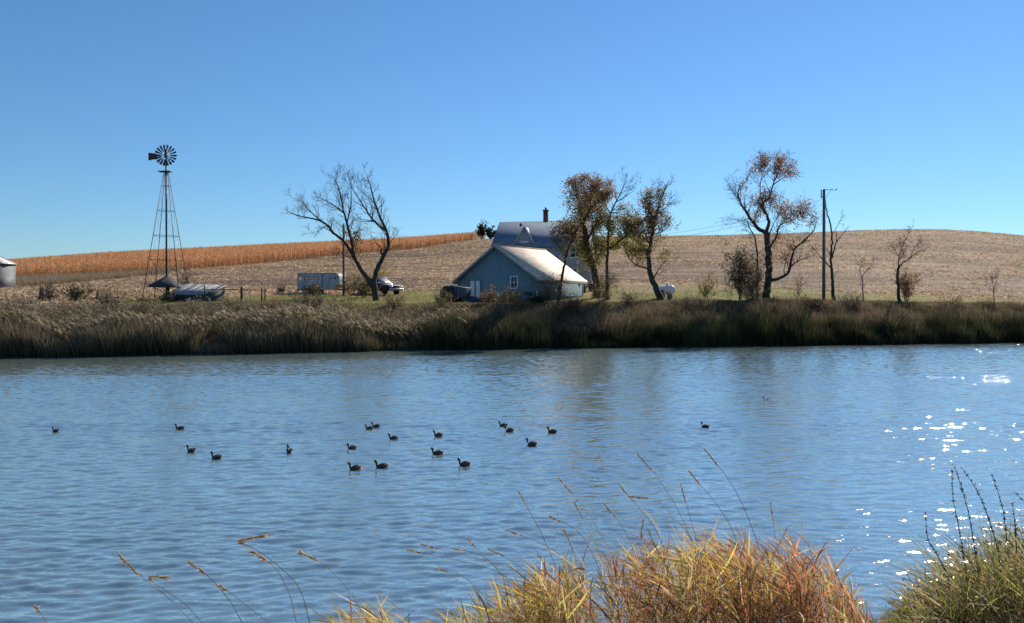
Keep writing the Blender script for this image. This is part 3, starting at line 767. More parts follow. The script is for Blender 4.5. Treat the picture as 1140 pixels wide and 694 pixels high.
tree('bare_tree', 'bare forked tree between the stock trailer and the pickup', 78,
     [([(418.5, 343), (418, 330), (416.5, 317)], .33, .28, 0),
      ([(417, 320), (418, 305), (422, 296), (428, 283), (433, 272), (430, 258), (424, 243), (417, 225), (413, 210), (409, 197)], .3, .04),
      ([(415.5, 320), (406, 306), (398, 293), (392, 283), (385, 272), (372, 260), (360, 248), (345, 243), (330, 240), (322, 236)], .28, .035),
      ([(394, 287), (392, 272), (388, 256), (384, 240), (380, 222), (376, 208), (372, 197)], .19, .025),
      ([(429, 257), (418, 248), (408, 235), (400, 222), (393, 212), (389, 203)], .14, .022),
      ([(384, 238), (370, 228), (357, 221), (349, 219)], .08, .018),
      ([(360, 248), (345, 235), (338, 226), (334, 217)], .08, .018),
      ([(364, 251), (355, 257), (350, 264)], .05, .015),
      ([(386, 248), (390, 232), (391, 215), (389, 197)], .08, .018),
      ([(417, 226), (404, 215), (396, 207)], .05, .015),
      ([(427, 286), (424, 281), (424, 276)], .12, .09, 0),
      ([(392, 286), (386, 286), (380, 283)], .05, .015)],
     clusters=[(404, 262, 14, 14, 70, BROWN), (399, 268, 8, 8, 60, BROWN)], tw=1.75, per=2.1, lv=(4, 4), sparse=[(0.006, BROWN)])
tree('leafy_tree', 'slender leaning tree in front of the blue garage roof with brown crown', 77,
     [([(621, 340), (624, 318), (627, 302), (631, 283), (638, 264), (648, 248), (658, 233), (668, 222), (682, 211)], .17, .03, .8),
      ([(640, 260), (632, 258), (622, 262), (617, 268)], .06, .015),
      ([(650, 245), (645, 228), (642, 212), (636, 200)], .08, .015),
      ([(658, 233), (657, 218), (660, 204), (656, 198)], .07, .015)],
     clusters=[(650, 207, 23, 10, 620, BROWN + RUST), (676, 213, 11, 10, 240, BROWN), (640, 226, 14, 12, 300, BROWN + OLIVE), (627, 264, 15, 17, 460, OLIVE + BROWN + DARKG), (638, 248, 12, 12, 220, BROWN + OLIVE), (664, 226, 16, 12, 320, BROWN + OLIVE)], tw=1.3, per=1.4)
tree('leafy_tree', 'thick trunked tree right of the garage with an olive crown', 84,
     [([(664, 333), (664, 318), (662, 304), (657, 288), (653, 270), (651, 254)], .42, .25, .3),
      ([(651, 256), (650, 240), (654, 226), (650, 212), (645, 202)], .2, .03),
      ([(653, 268), (662, 252), (668, 238), (670, 225)], .14, .03),
      ([(660, 296), (668, 282), (671, 270)], .08, .02)],
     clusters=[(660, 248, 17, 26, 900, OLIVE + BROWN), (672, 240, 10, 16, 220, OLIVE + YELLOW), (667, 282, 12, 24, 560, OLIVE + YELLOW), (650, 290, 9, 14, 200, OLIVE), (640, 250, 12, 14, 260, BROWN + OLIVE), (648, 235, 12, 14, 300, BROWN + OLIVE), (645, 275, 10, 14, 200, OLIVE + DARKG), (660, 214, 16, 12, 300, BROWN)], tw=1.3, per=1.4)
tree('leafy_tree', 'straight dark trunk with bare fan of twigs on top and yellow lower leaves', 82,
     [([(676, 338), (676, 314), (676, 290), (677, 266), (679, 243), (684, 228), (692, 213), (697, 201)], .22, .03),
      ([(678, 277), (690, 268), (703, 258), (715, 247), (725, 236), (734, 224)], .15, .02),
      ([(680, 240), (674, 226), (672, 214)], .06, .015),
      ([(686, 225), (695, 220), (706, 212)], .06, .015)],
     clusters=[(691, 262, 15, 18, 460, OLIVE + YELLOW), (700, 240, 12, 12, 200, BROWN + OLIVE), (681, 248, 9, 12, 200, OLIVE), (683, 282, 8, 12, 130, YELLOW), (706, 250, 14, 10, 220, BROWN + OLIVE)], tw=1.6, per=1.8)
tree('leafy_tree', 'tree with curved trunk beside the white tank, half leafless at the top', 80,
     [([(736, 338), (731, 322), (724, 306), (722, 290), (724, 274), (727, 255), (731, 236), (738, 217), (745, 201)], .36, .03, .9),
      ([(723, 300), (710, 296), (702, 290), (697, 281), (695, 273)], .1, .02),
      ([(728, 310), (735, 298), (742, 290), (746, 286)], .07, .015),
      ([(724, 272), (714, 262), (706, 256), (698, 252)], .09, .02),
      ([(729, 245), (722, 232), (720, 218), (719, 207)], .08, .015),
      ([(730, 240), (740, 232), (748, 226), (752, 221)], .07, .015),
      ([(726, 262), (738, 258), (746, 252)], .06, .015)],
     clusters=[(727, 224, 14, 12, 400, OLIVE + BROWN), (734, 250, 15, 14, 380, BROWN + OLIVE), (712, 256, 16, 12, 380, BROWN + OLIVE), (703, 272, 12, 13, 330, OLIVE + YELLOW), (718, 283, 9, 14, 220, OLIVE + BROWN), (738, 280, 6, 14, 60, OLIVE), (720, 238, 12, 10, 200, BROWN)], tw=1.7, per=1.8)
tree('rusty_tree', 'tallest tree, twisting dark limbs with clumps of rust brown leaves', 84,
     [([(852, 336), (855, 315), (856, 296), (855, 275), (853, 258)], .4, .3, .2),
      ([(853, 260), (843, 254), (834, 241), (826, 229), (822, 219), (823, 210), (831, 202)], .24, .03),
      ([(853, 259), (856, 246), (851, 235), (849, 227), (857, 220), (860, 207), (866, 194), (868, 183)], .2, .025),
      ([(850, 228), (846, 212), (848, 198), (852, 184)], .09, .02),
      ([(861, 206), (872, 198), (882, 192)], .07, .015),
      ([(843, 336), (843, 312), (843, 290), (841, 266), (835, 255), (832, 246)], .17, .05, .5),
      ([(856, 278), (864, 264), (868, 252), (880, 246), (892, 242)], .13, .025),
      ([(856, 262), (862, 248), (868, 238)], .08, .02),
      ([(857, 312), (868, 310), (878, 302), (881, 290), (885, 277), (895, 268), (905, 258), (910, 244)], .2, .03),
      ([(880, 296), (895, 288), (906, 284)], .07, .015),
      ([(822, 222), (815, 212), (812, 204)], .06, .015),
      ([(834, 243), (826, 246), (816, 244)], .05, .012)],
     clusters=[(857, 184, 26, 10, 560, RUST + BROWN), (878, 192, 12, 7, 120, RUST), (889, 238, 17, 14, 440, RUST), (849, 221, 13, 9, 280, RUST), (866, 226, 8, 10, 130, RUST), (844, 241, 8, 9, 130, RUST), (867, 276, 14, 16, 260, RUST), (830, 205, 10, 8, 40, RUST)], tw=1.9, per=2.2)
tree('broken_tree', 'thin broken top dead tree just right of the tall power pole', 84,
     [([(927.5, 337), (926.5, 310), (925, 290), (926, 270), (925, 252), (921, 238), (919, 226), (918, 216)], .2, .04, .25),
      ([(926.5, 287), (930, 272), (937, 262), (945, 252)], .09, .02, .4),
      ([(925, 298), (915, 288), (906, 277), (900, 272)], .07, .015, .5),
      ([(926, 262), (932, 252), (938, 240)], .04, .012, .7),
      ([(931, 271), (931, 262), (931, 257)], .05, .03, 0)], tw=0.9, per=1.4, lv=(3, 3))
tree('sapling', 'small bare sapling on the bank between dead tree and reddish thicket', 84,
     [([(961, 339), (960.5, 322), (960, 307)], .07, .04, .3), ([(960, 308), (966, 299), (973, 291)], .03, .012), ([(960, 310), (957, 300), (958, 290)], .03, .012)], tw=0.8, per=3, lv=(4, 3), group='bare saplings on the bank')
tree('bare_tree', 'bare tree forking low, in front of the reddish thicket', 84,
     [([(1002, 341), (1000.5, 325), (999.5, 308), (1000, 299)], .18, .13, .2), ([(1000, 300), (1005, 293), (1016, 285), (1028, 277)], .09, .018),
      ([(1000, 300), (1001, 285), (1006, 272), (1012, 259)], .08, .015), ([(1001, 286), (995, 277), (993, 270)], .04, .012), ([(1014, 286), (1018, 276), (1022, 270)], .04, .012)],
     tw=1.2, per=2.2, lv=(4, 4), clusters=[(1000, 272, 10, 8, 30, BROWN)])
tree('sapling', 'smallest bare sapling, near the right end of the bank', 86,
     [([(1108, 341), (1106, 325), (1104.5, 308)], .055, .02, .9), ([(1106, 322), (1110, 312), (1111, 303)], .025, .01), ([(1106, 326), (1100, 317), (1099, 311)], .025, .01)], tw=0.7, per=3, lv=(4, 3), group='bare saplings on the bank')

def shrub(name, label, u, Y, h, w, pal, nst=14, nleaf=500, lsize=0.12, shape='round', cat='shrub', group=None, leafmin=0.2, seed=None, stems_r=0.018):
    b = gp(u, Y)
    st, fol = MB(), MB()
    a = rng.uniform(0, 2 * np.pi, nst); t = np.sqrt(rng.uniform(0, 1, nst))
    reach = t * w / 2
    if shape == 'column': reach *= 0.9
    top = h * (1 - 0.35 * t ** 2) * rng.uniform(0.75, 1.05, nst)
    v = np.stack([np.cos(a) * reach, np.sin(a) * reach, top], 1); L = np.linalg.norm(v, axis=1)
    P = b + np.stack([np.cos(a) * reach * 0.15, np.sin(a) * reach * 0.15, -0.1 + 0 * a], 1)
    p1, r1 = branch_level(P, v / L[:, None], L * 0.9, np.full(nst, stems_r), 0.1, 5)
    st.tubes(p1, r1, 4)
    ch = children(p1, r1, 7, 0.2, 0.75, 0.34, L)
    p2, r2 = branch_level(ch[0], ch[1], ch[2], np.full(len(ch[0]), 0.009), 0.12, 4)
    st.tubes(p2, r2, 3)
    L2 = np.linalg.norm(p2[:, -1] - p2[:, 0], axis=1)
    ch = children(p2, r2, 3, 0.3, 0.8, 0.6, L2)
    p3, r3 = branch_level(ch[0], ch[1], ch[2], np.full(len(ch[0]), 0.006), 0.1, 3)
    st.tubes(p3, r3, 3)
    root = empty(name, b, label, cat, group=group); inv = -b
    st.build('stems', M['twig'], root, smooth=True, loc=inv)
    if nleaf:
        cand = np.concatenate([p2.reshape(-1, 3), p3.reshape(-1, 3)]); cand = cand[cand[:, 2] > b[2] + h * leafmin]
        nleaf = int(nleaf * 1.8); k = rng.choice(len(cand), nleaf); leaves(fol, cand[k] + rng.normal(size=(nleaf, 3)) * 0.06, rng.uniform(0.6, 1.3, nleaf) * lsize, pick(pal, nleaf), 0.6)
        fol.build('foliage', M['veg'], root, smooth=False, loc=inv)
    return root
shrub('shrub', 'grey green bush between the stock trailer and the forked bare tree', 391, 84, 2.6, 1.7, GREYB + OLIVE, 14, 700)
shrub('shrub', 'darker bush touching the forked tree trunk on its left', 405, 81, 2.3, 1.9, DARKG + OLIVE, 14, 900)
shrub('sapling', 'yellow leaved sapling behind the forked bare tree', 425, 90, 4.6, 1.5, YELLOW, 6, 330, 0.16, leafmin=0.3, cat='tree')
shrub('shrub', 'low leafy bush against the trailer wheels', 352, 82.5, 1.15, 1.5, DARKG + OLIVE, 12, 420)
shrub('shrub', 'brown bush in front of the garage side wall', 611, 76.5, 2.9, 2.6, GREYB + BROWN, 20, 900)
shrub('shrub', 'orange tinted bush at the foot of the thick trunk', 670, 77, 3.0, 2.6, BROWN + RUST + YELLOW, 20, 900)
shrub('shrub', 'yellow flowered bush under the garage window', 568, 74.5, 1.5, 2.4, YELLOW + GREYB, 16, 700)
shrub('shrub', 'pinkish grey bush below the white double door', 545, 74.5, 1.5, 2.2, GREYB + RUST, 16, 600)
shrub('shrub', 'dark bush beside the black grill', 599, 75.5, 1.1, 1.5, DARKG, 14, 800)
shrub('shrub', 'grey lumpy bush on the grass strip, yellow at its base', 787, 82, 2.4, 2.0, GREYB + OLIVE + YELLOW, 12, 600, 0.14)
shrub('thin_shrub', 'thin bare shrub left of the dark thicket', 812, 82, 4.0, 1.3, GREYB, 5, 30)
shrub('tall_shrub', 'dark narrow thicket left of the tallest tree', 824, 83, 5.3, 1.4, DARKG + GREYB, 18, 2000, 0.17, 'column', leafmin=0.1)
shrub('tall_shrub', 'brownish thicket around the second trunk of the tallest tree', 839, 82.5, 4.4, 2.0, GREYB + BROWN, 20, 1500, 0.15, 'column', leafmin=0.1)
shrub('shrub', 'pale dry bush at the base of the tallest tree', 838, 79, 2.0, 3.0, GREYB + [(0.2, 0.16, 0.11)], 22, 350)
shrub('thin_shrub', 'thin spiky shrub right of the tallest tree', 888, 83, 3.2, 1.0, GREYB + RUST, 6, 100)
shrub('tall_shrub', 'reddish narrow thicket behind the low forking bare tree', 1010, 87, 3.8, 1.6, RUST + BROWN, 18, 1300, 0.15, 'column', leafmin=0.1)
shrub('thin_shrub', 'thin reddish brush behind the metal roofed shed', 203, 78, 3.3, 1.6, RUST + GREYB, 10, 90)
shrub('shrub', 'round dark tuft of weed in the stubble left of the trailer', 312, 86, 0.9, 1.0, DARKG + GREYB, 10, 260)
shrub('shrub', 'dark scrubby bush on the bank below the broken fence', 55, 69, 1.6, 2.4, GREYB + DARKG, 16, 500)
shrub('shrub', 'tangled dark bush crowding the broken fence', 86, 71, 1.35, 2.1, DARKG, 16, 800)
shrub('shrub', 'dark bush at the left corner of the metal roofed shed', 186, 69.5, 1.1, 1.5, DARKG, 12, 500)
BS = 'low bushes along the far bank crest'
for u_, d_, h_, w_, pal_, lab_ in ((12, 8, 1.3, 2.6, GREYB, 'grey brown bush on the bank crest at the far left'), (118, 7.5, 1.4, 2.4, GREYB + DARKG, 'grey bush on the bank crest between broken fence and windmill'),
        (150, 6, 1.5, 3.0, GREYB + OLIVE, 'broad olive grey bush on the bank left of the windmill foot'), (262, 7, .8, 2.6, GREYB, 'brown bush on the bank crest below the thickest fence post'),
        (296, 7, .8, 2.2, GREYB + BROWN, 'brown bush on the bank crest below the pipe fence end'), (345, 8.5, 1.0, 3.2, GREYB, 'low wide bush on the bank below the stock trailer'),
        (440, 8, 1.1, 2.0, GREYB + BROWN, 'brown bush on the bank below the pickup'), (492, 7, 1.5, 2.6, GREYB + OLIVE, 'olive brown bush on the bank below the farm wagon'),
        (634, 7, 1.4, 2.4, GREYB + BROWN, 'brown bush on the bank below the garage right end'), (705, 8, 1.1, 2.6, GREYB, 'low purplish bush on the bank crest left of the curved trunk'),
        (762, 7, 1.2, 3.0, GREYB, 'low grey bush on the bank crest right of the curved trunk'), (905, 7, 1.2, 3.0, GREYB + BROWN, 'low brown bush on the bank crest left of the tall power pole'),
        (945, 7.5, 1.1, 2.4, GREYB, 'low grey bush on the bank crest right of the broken tree'), (1060, 7, 1.2, 3.0, GREYB + BROWN, 'low brown bush on the bank crest right of the reddish thicket')):
    x_ = (u_ - CX) / F * 65
    for _ in range(4): x_ = (u_ - CX) / F * (float(shore(x_)) + d_)
    shrub('bank_bush', lab_, u_, float(shore(x_)) + d_, h_ * 1.25, w_, pal_, 20, 560, 0.11, group=BS, leafmin=0.1)
shrub('hilltop_tree', 'taller dark tree on the skyline left of the house', 537, 252, 4.6, 3.2, DARKG, 12, 900, 0.5, cat='tree', leafmin=0.15, stems_r=0.1)
shrub('hilltop_tree', 'shorter rounded dark tree on the skyline nearest the house', 546, 252, 3.2, 3.6, DARKG, 12, 700, 0.5, cat='tree', leafmin=0.15, stems_r=0.1)

# ------------------------------------------------------------------ windmill
def windmill():
    Y = 74.0; b = gp(185.5, Y); px = Y / F
    root = empty('windmill', b, 'tall steel farm windmill with bladed wheel and tail vane', 'windmill')
    H = lambda y: CAMZ + (HZ - y) * px - b[2]
    top = H(190); a0, a1 = 1.62, 0.13; yaw = R(6)
    def corner(i, h):
        t = h / top; a = a0 + (a1 - a0) * t
        an = yaw + math.pi / 4 + i * math.pi / 2
        return np.array((math.cos(an) * a * 1.414, math.sin(an) * a * 1.414, h))
    for i in range(4):
        MB().bar(corner(i, -0.3), corner(i, top), 0.036, 4, 0.026).build('leg', M['dark_steel'], root)
    hs = [H(q) for q in (207.5, 235, 263, 290, 317)]
    for h in hs:
        m = MB()
        for i in range(4): m.bar(corner(i, h), corner((i + 1) % 4, h), 0.022, 4)
        m.build('girt', M['dark_steel'], root)
    lv = [top - 0.2] + hs
    for h1, h0 in zip(lv[:-1], lv[1:]):
        m = MB()
        for i in range(4):
            m.bar(corner(i, h0), corner((i + 1) % 4, h1), 0.007, 3); m.bar(corner((i + 1) % 4, h0), corner(i, h1), 0.007, 3)
        m.build('brace', M['steel'], root)
    MB().bar((0, 0, -0.2), (0, 0, top + 0.5), 0.085, 8).build('pump_pipe', M['dark_steel'], root)
    pl = MB().box((-0.1, 0, H(191.5)), (1.05, 0.7, 0.07), yaw).build('platform', M['dark_wood'], root)
    hub = np.array((0.08, -0.28, H(174)))
    # gear case behind the wheel
    g = MB(); g.box((0.02, 0.02, hub[2] - 0.02), (0.24, 0.42, 0.34)); g.bar((0, 0, top + 0.3), (0, 0, hub[2]), 0.08, 8); g.prism([(-0.13, 0.15), (0.13, 0.15), (0.02, 0.62), (-0.1, 0.66)], -0.1, 0.12)
    g.v[-1][:, 2] += hub[2]
    bevel(g.build('gear_case', M['dark_steel'], root), 0.02)
    # wheel, turned a little to the right
    n = nrm(np.array((0.16, -1.0, 0.03))); e1 = nrm(np.cross(n, (0, 0, 1.0))); e2 = np.cross(e1, n)
    P = lambda r, a, o=0.0: hub + r * (math.cos(a) * e1 + math.sin(a) * e2) + o * n
    w = MB()
    w.bar(hub - n * 0.2, hub + n * 0.12, 0.07, 10)
    for r in (0.42, 0.80):
        w.path([P(r, k / 36 * 2 * math.pi, -0.05) for k in range(37)], 0.014, 4)
    for k in range(6):
        a = k / 6 * 2 * math.pi + 0.1; w.bar(hub, P(0.8, a, -0.05), 0.014, 4)
    wheel = w.build('wheel', M['dark_steel'], root)
    for k in range(18):
        a = k / 18 * 2 * math.pi; m = MB(); V = []
        for r, hw in ((0.40, 0.050), (0.68, 0.085), (0.97, 0.12)):
            tan = -math.sin(a) * e1 + math.cos(a) * e2
            for s in (-1, 0, 1):
                cv = 0.03 if s == 0 else 0
                V.append(P(r, a) + s * hw * (tan * 0.86 + n * 0.5) + n * cv)
        V = np.array(V); V2 = V - n * 0.006
        q = [[i * 3 + j, i * 3 + j + 1, i * 3 + j + 4, i * 3 + j + 3] for i in range(2) for j in range(2)]
        m.add(np.concatenate([V, V2]), q + [[z + 9 for z in f[::-1]] for f in q])
        m.build('blade', M['dark_steel'], wheel)
    vd = nrm(np.array((-1.0, 0.3, 0.0))); c = np.array((0, 0.1, hub[2]))
    m = MB(); m.bar(c, c + vd * 1.2 + np.array((0, 0, 0.05)), 0.025, 5); m.bar(c + np.array((0, 0, 0.22)), c + vd * 1.2 + np.array((0, 0, 0.1)), 0.018, 5)
    boom = m.build('vane_boom', M['dark_steel'], root)
    pr = [(1.05, -0.02), (1.2, -0.22), (2.02, -0.30), (2.02, 0.42), (1.2, 0.3), (1.05, 0.12)]
    V = [c + vd * x + np.array((0, 0, z)) + s * np.array((0.3, 1, 0)) * 0.008 for s in (-1, 1) for x, z in pr]
    m = MB(); k = len(pr); m.add(V, [[i, (i + 1) % k, k + (i + 1) % k, k + i] for i in range(k)], ngons=[list(range(k))[::-1], list(range(k, 2 * k))])
    m.build('tail_vane', M['dark_roof'], root)
    # the well roof inside the tower
    zr, za = H(319), H(307)
    wr = empty('well_shelter', b, 'dark hipped well roof on a post beneath the windmill tower', 'well house')
    s = 1.7; th = 0.08; A = R(40)
    cs = [(s * math.cos(A + i * math.pi / 2), s * math.sin(A + i * math.pi / 2)) for i in range(4)]
    V = [(x, y, zr) for x, y in cs] + [(0, 0, za)] + [(x, y, zr - th) for x, y in cs]
    m = MB(); m.add(V, quads=[[0, 1, 6, 5], [1, 2, 7, 6], [2, 3, 8, 7], [3, 0, 5, 8], [8, 7, 6, 5][::1]], tris=[[0, 4, 1][::-1], [1, 4, 2][::-1], [2, 4, 3][::-1], [3, 4, 0][::-1]])
    m.build('roof', M['dark_roof'], wr)
    MB().box((0.05, 0.1, (zr - 0.3) / 2), (0.26, 0.26, zr + 0.3)).build('post', M['dark_wood'], wr)
    m = MB()
    for x, y in cs: m.bar((x * 0.12, y * 0.12, zr - 0.6), (x * 0.75, y * 0.75, zr - 0.05), 0.035, 4)
    m.build('bracket', M['dark_wood'], wr)
windmill()

# ------------------------------------------------------------------ low shed, fences, post
def shed():
    Y = 70.5
    A_, B_ = at(187, 328.5, Y), at(227.5, 328, Y - 0.4)
    C_, D_ = at(252, 317.8, Y + 1.0), at(207.5, 316.3, Y + 1.4)
    b = np.array([(A_[0] + B_[0]) / 2, Y, gy(207, Y)])
    root = empty('shed', b, 'low lean-to shed with a tattered pale metal roof', 'shed')
    loc = lambda p: np.array(p) - b
    a, bb, c, d = map(loc, (A_, B_, C_, D_))
    dn = np.array((0, 0, -0.07)); ov = 0.94
    cen = (a + bb + c + d) / 4
    inn = [cen + (p - cen) * ov + np.array((0, 0, -0.09)) for p in (a, bb, c, d)]
    bot = [np.array((p[0], p[1], float(zg(p[0] + b[0], p[1] + b[1])) - b[2] - 0.3)) for p in inn]
    m = MB(); m.add(inn + bot, [[3, 2, 1, 0], [4, 5, 6, 7], [0, 1, 5, 4], [1, 2, 6, 5], [2, 3, 7, 6], [3, 0, 4, 7]])
    m.build('wall', M['shed_wall'], root)
    # roof: overlapping sheets with ragged lower edges
    for k in range(5):
        t0, t1 = k / 5, (k + 1) / 5 + 0.015
        m = MB(); up = np.array((0, 0, 0.012 * (k % 2) + 0.004 * k)); low = random.uniform(-0.04, 0.05)
        e0, e1 = a + (bb - a) * t0, a + (bb - a) * t1; f0, f1 = d + (c - d) * t0, d + (c - d) * t1
        mid0, mid1 = e0 + (f0 - e0) * 0.5, e0 + (f0 - e0) * 0.5 + (e1 - e0)
        sl = nrm(f0 - e0); e0 = e0 + sl * low; e1 = e1 + sl * (low + random.uniform(-0.08, 0.1))
        V = [p + up for p in (e0, e1, f1, f0)]
        m.add(V + [v + dn * 0.5 for v in V], [[0, 1, 2, 3], [7, 6, 5, 4], [0, 4, 5, 1], [1, 5, 6, 2], [2, 6, 7, 3], [3, 7, 4, 0]])
        m.build('roof_sheet', M['shed_roof'], root)
    # dark panels on the wall below the eave
    for t in (0.18, 0.55):
        p0, p1 = inn[0] + (inn[1] - inn[0]) * t, inn[0] + (inn[1] - inn[0]) * (t + 0.28)
        mid = (p0 + p1) / 2
        MB().box((mid[0], mid[1] - 0.02, mid[2] - 0.36), (np.linalg.norm(p1 - p0), 0.05, 0.6), math.atan2(p1[1] - p0[1], p1[0] - p0[0])).build('opening', M['dark_gap'], root)
shed()

def fence(name, label, Y, posts, rails, mat, rp, rr):
    b = gp(posts[0][0], Y); root = empty(name, b, label, 'fence')
    for u, ytop, rad in posts:
        p = gp(u, Y); t = at(u, ytop, Y)
        MB().bar(p - b - np.array((0, 0, 0.3)), t - b, rad, 7).build('post', M[mat], root, smooth=False)
    for (u0, y0, u1, y1) in rails:
        MB().bar(at(u0, y0, Y + 0.12) - b, at(u1, y1, Y + 0.12) - b, rr, 6).build('rail', M[mat], root)
    return root
fence('pipe_fence', 'dark post and rail fence running right from the shed', 70.0, [(228, 318, .05), (269, 319.5, .1), (291.5, 320.5, .06), (295, 321, .05)],
      [(226, 322.3, 270, 322.5), (268, 322.5, 297, 323.5)], 'dark_wood', .06, .035)
bf = fence('broken_fence', 'broken dark wooden fence on the left bank', 71.5, [(84.5, 325.5, .07), (108.5, 325, .1), (131, 331, .08)],
      [(108, 332.3, 132, 331.5), (108, 336.5, 132, 335), (76, 334, 97, 332.5)], 'dark_wood', .08, .06)
b0 = Vector(bf.location)
for (u0, y0, u1, y1, hh) in ((76, 337, 97, 336, .28), (100, 334.5, 109, 332, .25), (76, 340, 109, 339, .3)):
    p, q = at(u0, y0, 71.3), at(u1, y1, 71.3); m_ = (p + q) / 2
    MB().box(m_ - np.array(b0), (np.linalg.norm(q - p), 0.08, hh), 0, 0, -math.atan2(q[2] - p[2], q[0] - p[0])).build('board', M['dark_wood'], bf)
p = gp(43, 69.5)
lp = empty('leaning_post', p, 'pair of leaning brown fence posts left of the broken fence', 'post')
MB().bar((0, 0, -0.3), (0.28, 0, 1.25), 0.11, 7).build('post', M['pole'], lp)
MB().bar((0.3, 0.1, -0.3), (0.36, 0.05, 1.0), 0.09, 7).build('post', M['old_wood'], lp)

# ------------------------------------------------------------------ grain bin
def grain_bin():
    Y = 106.0; c = gp(-14, Y); r = 3.2
    root = empty('grain_bin', c, 'round corrugated steel grain bin cut by the left edge', 'grain bin')
    he = at(0, 294, Y)[2] - c[2]
    MB().lathe([(r, -0.8), (r, he)], 40).build('wall', M['bin_wall'], root, smooth=True)
    m = MB().lathe([(r + 0.22, he - 0.06), (r + 0.22, he), (0.5, he + 1.5), (0.5, he + 1.7), (0.05, he + 1.8)], 40)
    rf = m.build('roof', M['steel'], root, smooth=False)
    m = MB()
    for k in range(24):
        a = k / 24 * 2 * math.pi; m.bar(((r + .2) * math.cos(a), (r + .2) * math.sin(a), he + 0.02), (0.5 * math.cos(a), 0.5 * math.sin(a), he + 1.52), 0.03, 4)
    m.build('roof_rib', M['steel'], rf)
    a = math.atan2(-0.72, 0.69)
    a = -math.pi / 2 + math.asin(2.15 / r)
    d = MB().box(((r + 0.02) * math.cos(a), (r + 0.02) * math.sin(a), 1.2), (0.9, 0.12, 2.0), a + math.pi / 2)
    bevel(d.build('door', M['old_wood'], root), 0.02)
grain_bin()

# ------------------------------------------------------------------ stock trailer
def wheel(parent, x, y, z, r, w, rim=0.55, name='wheel', hub='steel'):
    t = MB().lathe([(r * 0.55, y - w / 2), (r * 0.92, y - w / 2), (r, y - w * 0.32), (r, y + w * 0.32), (r * 0.92, y + w / 2), (r * 0.55, y + w / 2)], 22, (x, 0, z), 'y')
    tt = t.build(name, M['rubber'], parent, smooth=False)
    MB().lathe([(r * rim, y - w * 0.42), (r * 0.3, y - w * 0.3), (r * 0.28, y + w * 0.3), (r * rim, y + w * 0.42)], 18, (x, 0, z), 'y').build('rim', M[hub], tt)
    return tt
def trailer():
    Y = 86.0; b = gp(358.5, Y)
    root = empty('stock_trailer', b, 'weathered white livestock trailer with slatted side opening', 'trailer', rz=R(-9)); root.scale = (0.87, 0.9, 0.96)
    Wd = 0.98; z0, z1 = 0.5, 2.28
    for s, nm in ((-1, 'side_panel'), (1, 'side_panel')):
        m = MB(); y = s * Wd
        m.box((-1.4, y, (z0 + 1.5) / 2), (2.5, 0.05, 1.5 - z0)); m.box((-1.4, y, 2.06), (2.5, 0.05, 0.44))
        for x in (-2.62, -2.1, -1.55, -1.0, -0.45): m.box((x, y, 1.67), (0.08, 0.046, 0.34))
        m.box((-1.4, y, 1.665), (2.4, 0.03, 0.07))
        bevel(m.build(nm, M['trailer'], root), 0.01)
    prof = [(-0.15, z0), (1.75, z0), (2.45, 0.95), (2.62, 1.0), (2.62, 1.85), (2.55, 2.08), (2.38, 2.22), (2.15, z1), (-0.15, z1)]
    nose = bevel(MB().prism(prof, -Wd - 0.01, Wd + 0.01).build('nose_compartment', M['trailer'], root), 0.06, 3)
    bevel(MB().box((-0.2, 0, z1 + 0.03), (4.95, 2 * Wd + 0.1, 0.06)).build('roof', M['trailer'], root), 0.02)
    bevel(MB().box((-1.4, 0, z0 - 0.06), (2.55, 2 * Wd - 0.06, 0.1)).build('floor', M['dark_steel'], root), 0.01)
    m = MB(); m.box((-2.68, 0, 1.0), (0.06, 2 * Wd - 0.06, 1.0)); m.box((-2.68, 0, 2.1), (0.06, 2 * Wd - 0.06, 0.3)); m.box((-2.7, -Wd + 0.06, 1.1), (0.1, 0.12, 2.1)); m.box((-2.7, Wd - 0.06, 1.1), (0.1, 0.12, 2.1))
    m.build('tail_gate', M['steel'], root)
    d = MB().box((0.85, -Wd - 0.025, 1.35), (0.72, 0.04, 1.55)); dd = bevel(d.build('door', M['trailer'], root), 0.01)
    m = MB().box((0.44, -Wd - 0.05, 1.35), (0.05, 0.05, 1.7)); m.build('door_hinge', M['dark_steel'], dd)
    for x in (1.55, 2.1): bevel(MB().box((x, -Wd - 0.025, 1.75), (0.22, 0.03, 0.16)).build('window', M['dark_gap'], root), 0.01)
    for x in (-1.35, -0.52):
        for s in (-1, 1): wheel(root, x, s * (Wd + 0.02), 0.38, 0.38, 0.24)
    for s in (-1, 1):
        m = MB().prism([(-1.9, 0.62), (-1.75, 0.86), (-0.12, 0.86), (0.05, 0.62), (0.0, 0.58), (-0.15, 0.8), (-1.72, 0.8), (-1.85, 0.58)], s * (Wd + 0.03) - 0.14, s * (Wd + 0.03) + 0.14)
        m.build('fender', M['old_wood'], root)
    m = MB(); m.bar((1.8, 0.3, 0.5), (3.5, 0, 0.5), 0.05, 6); m.bar((1.8, -0.3, 0.5), (3.5, 0, 0.5), 0.05, 6); m.bar((3.1, 0, 0.05), (3.1, 0, 0.85), 0.04, 6)
    m.build('hitch', M['dark_steel'], root)
trailer()

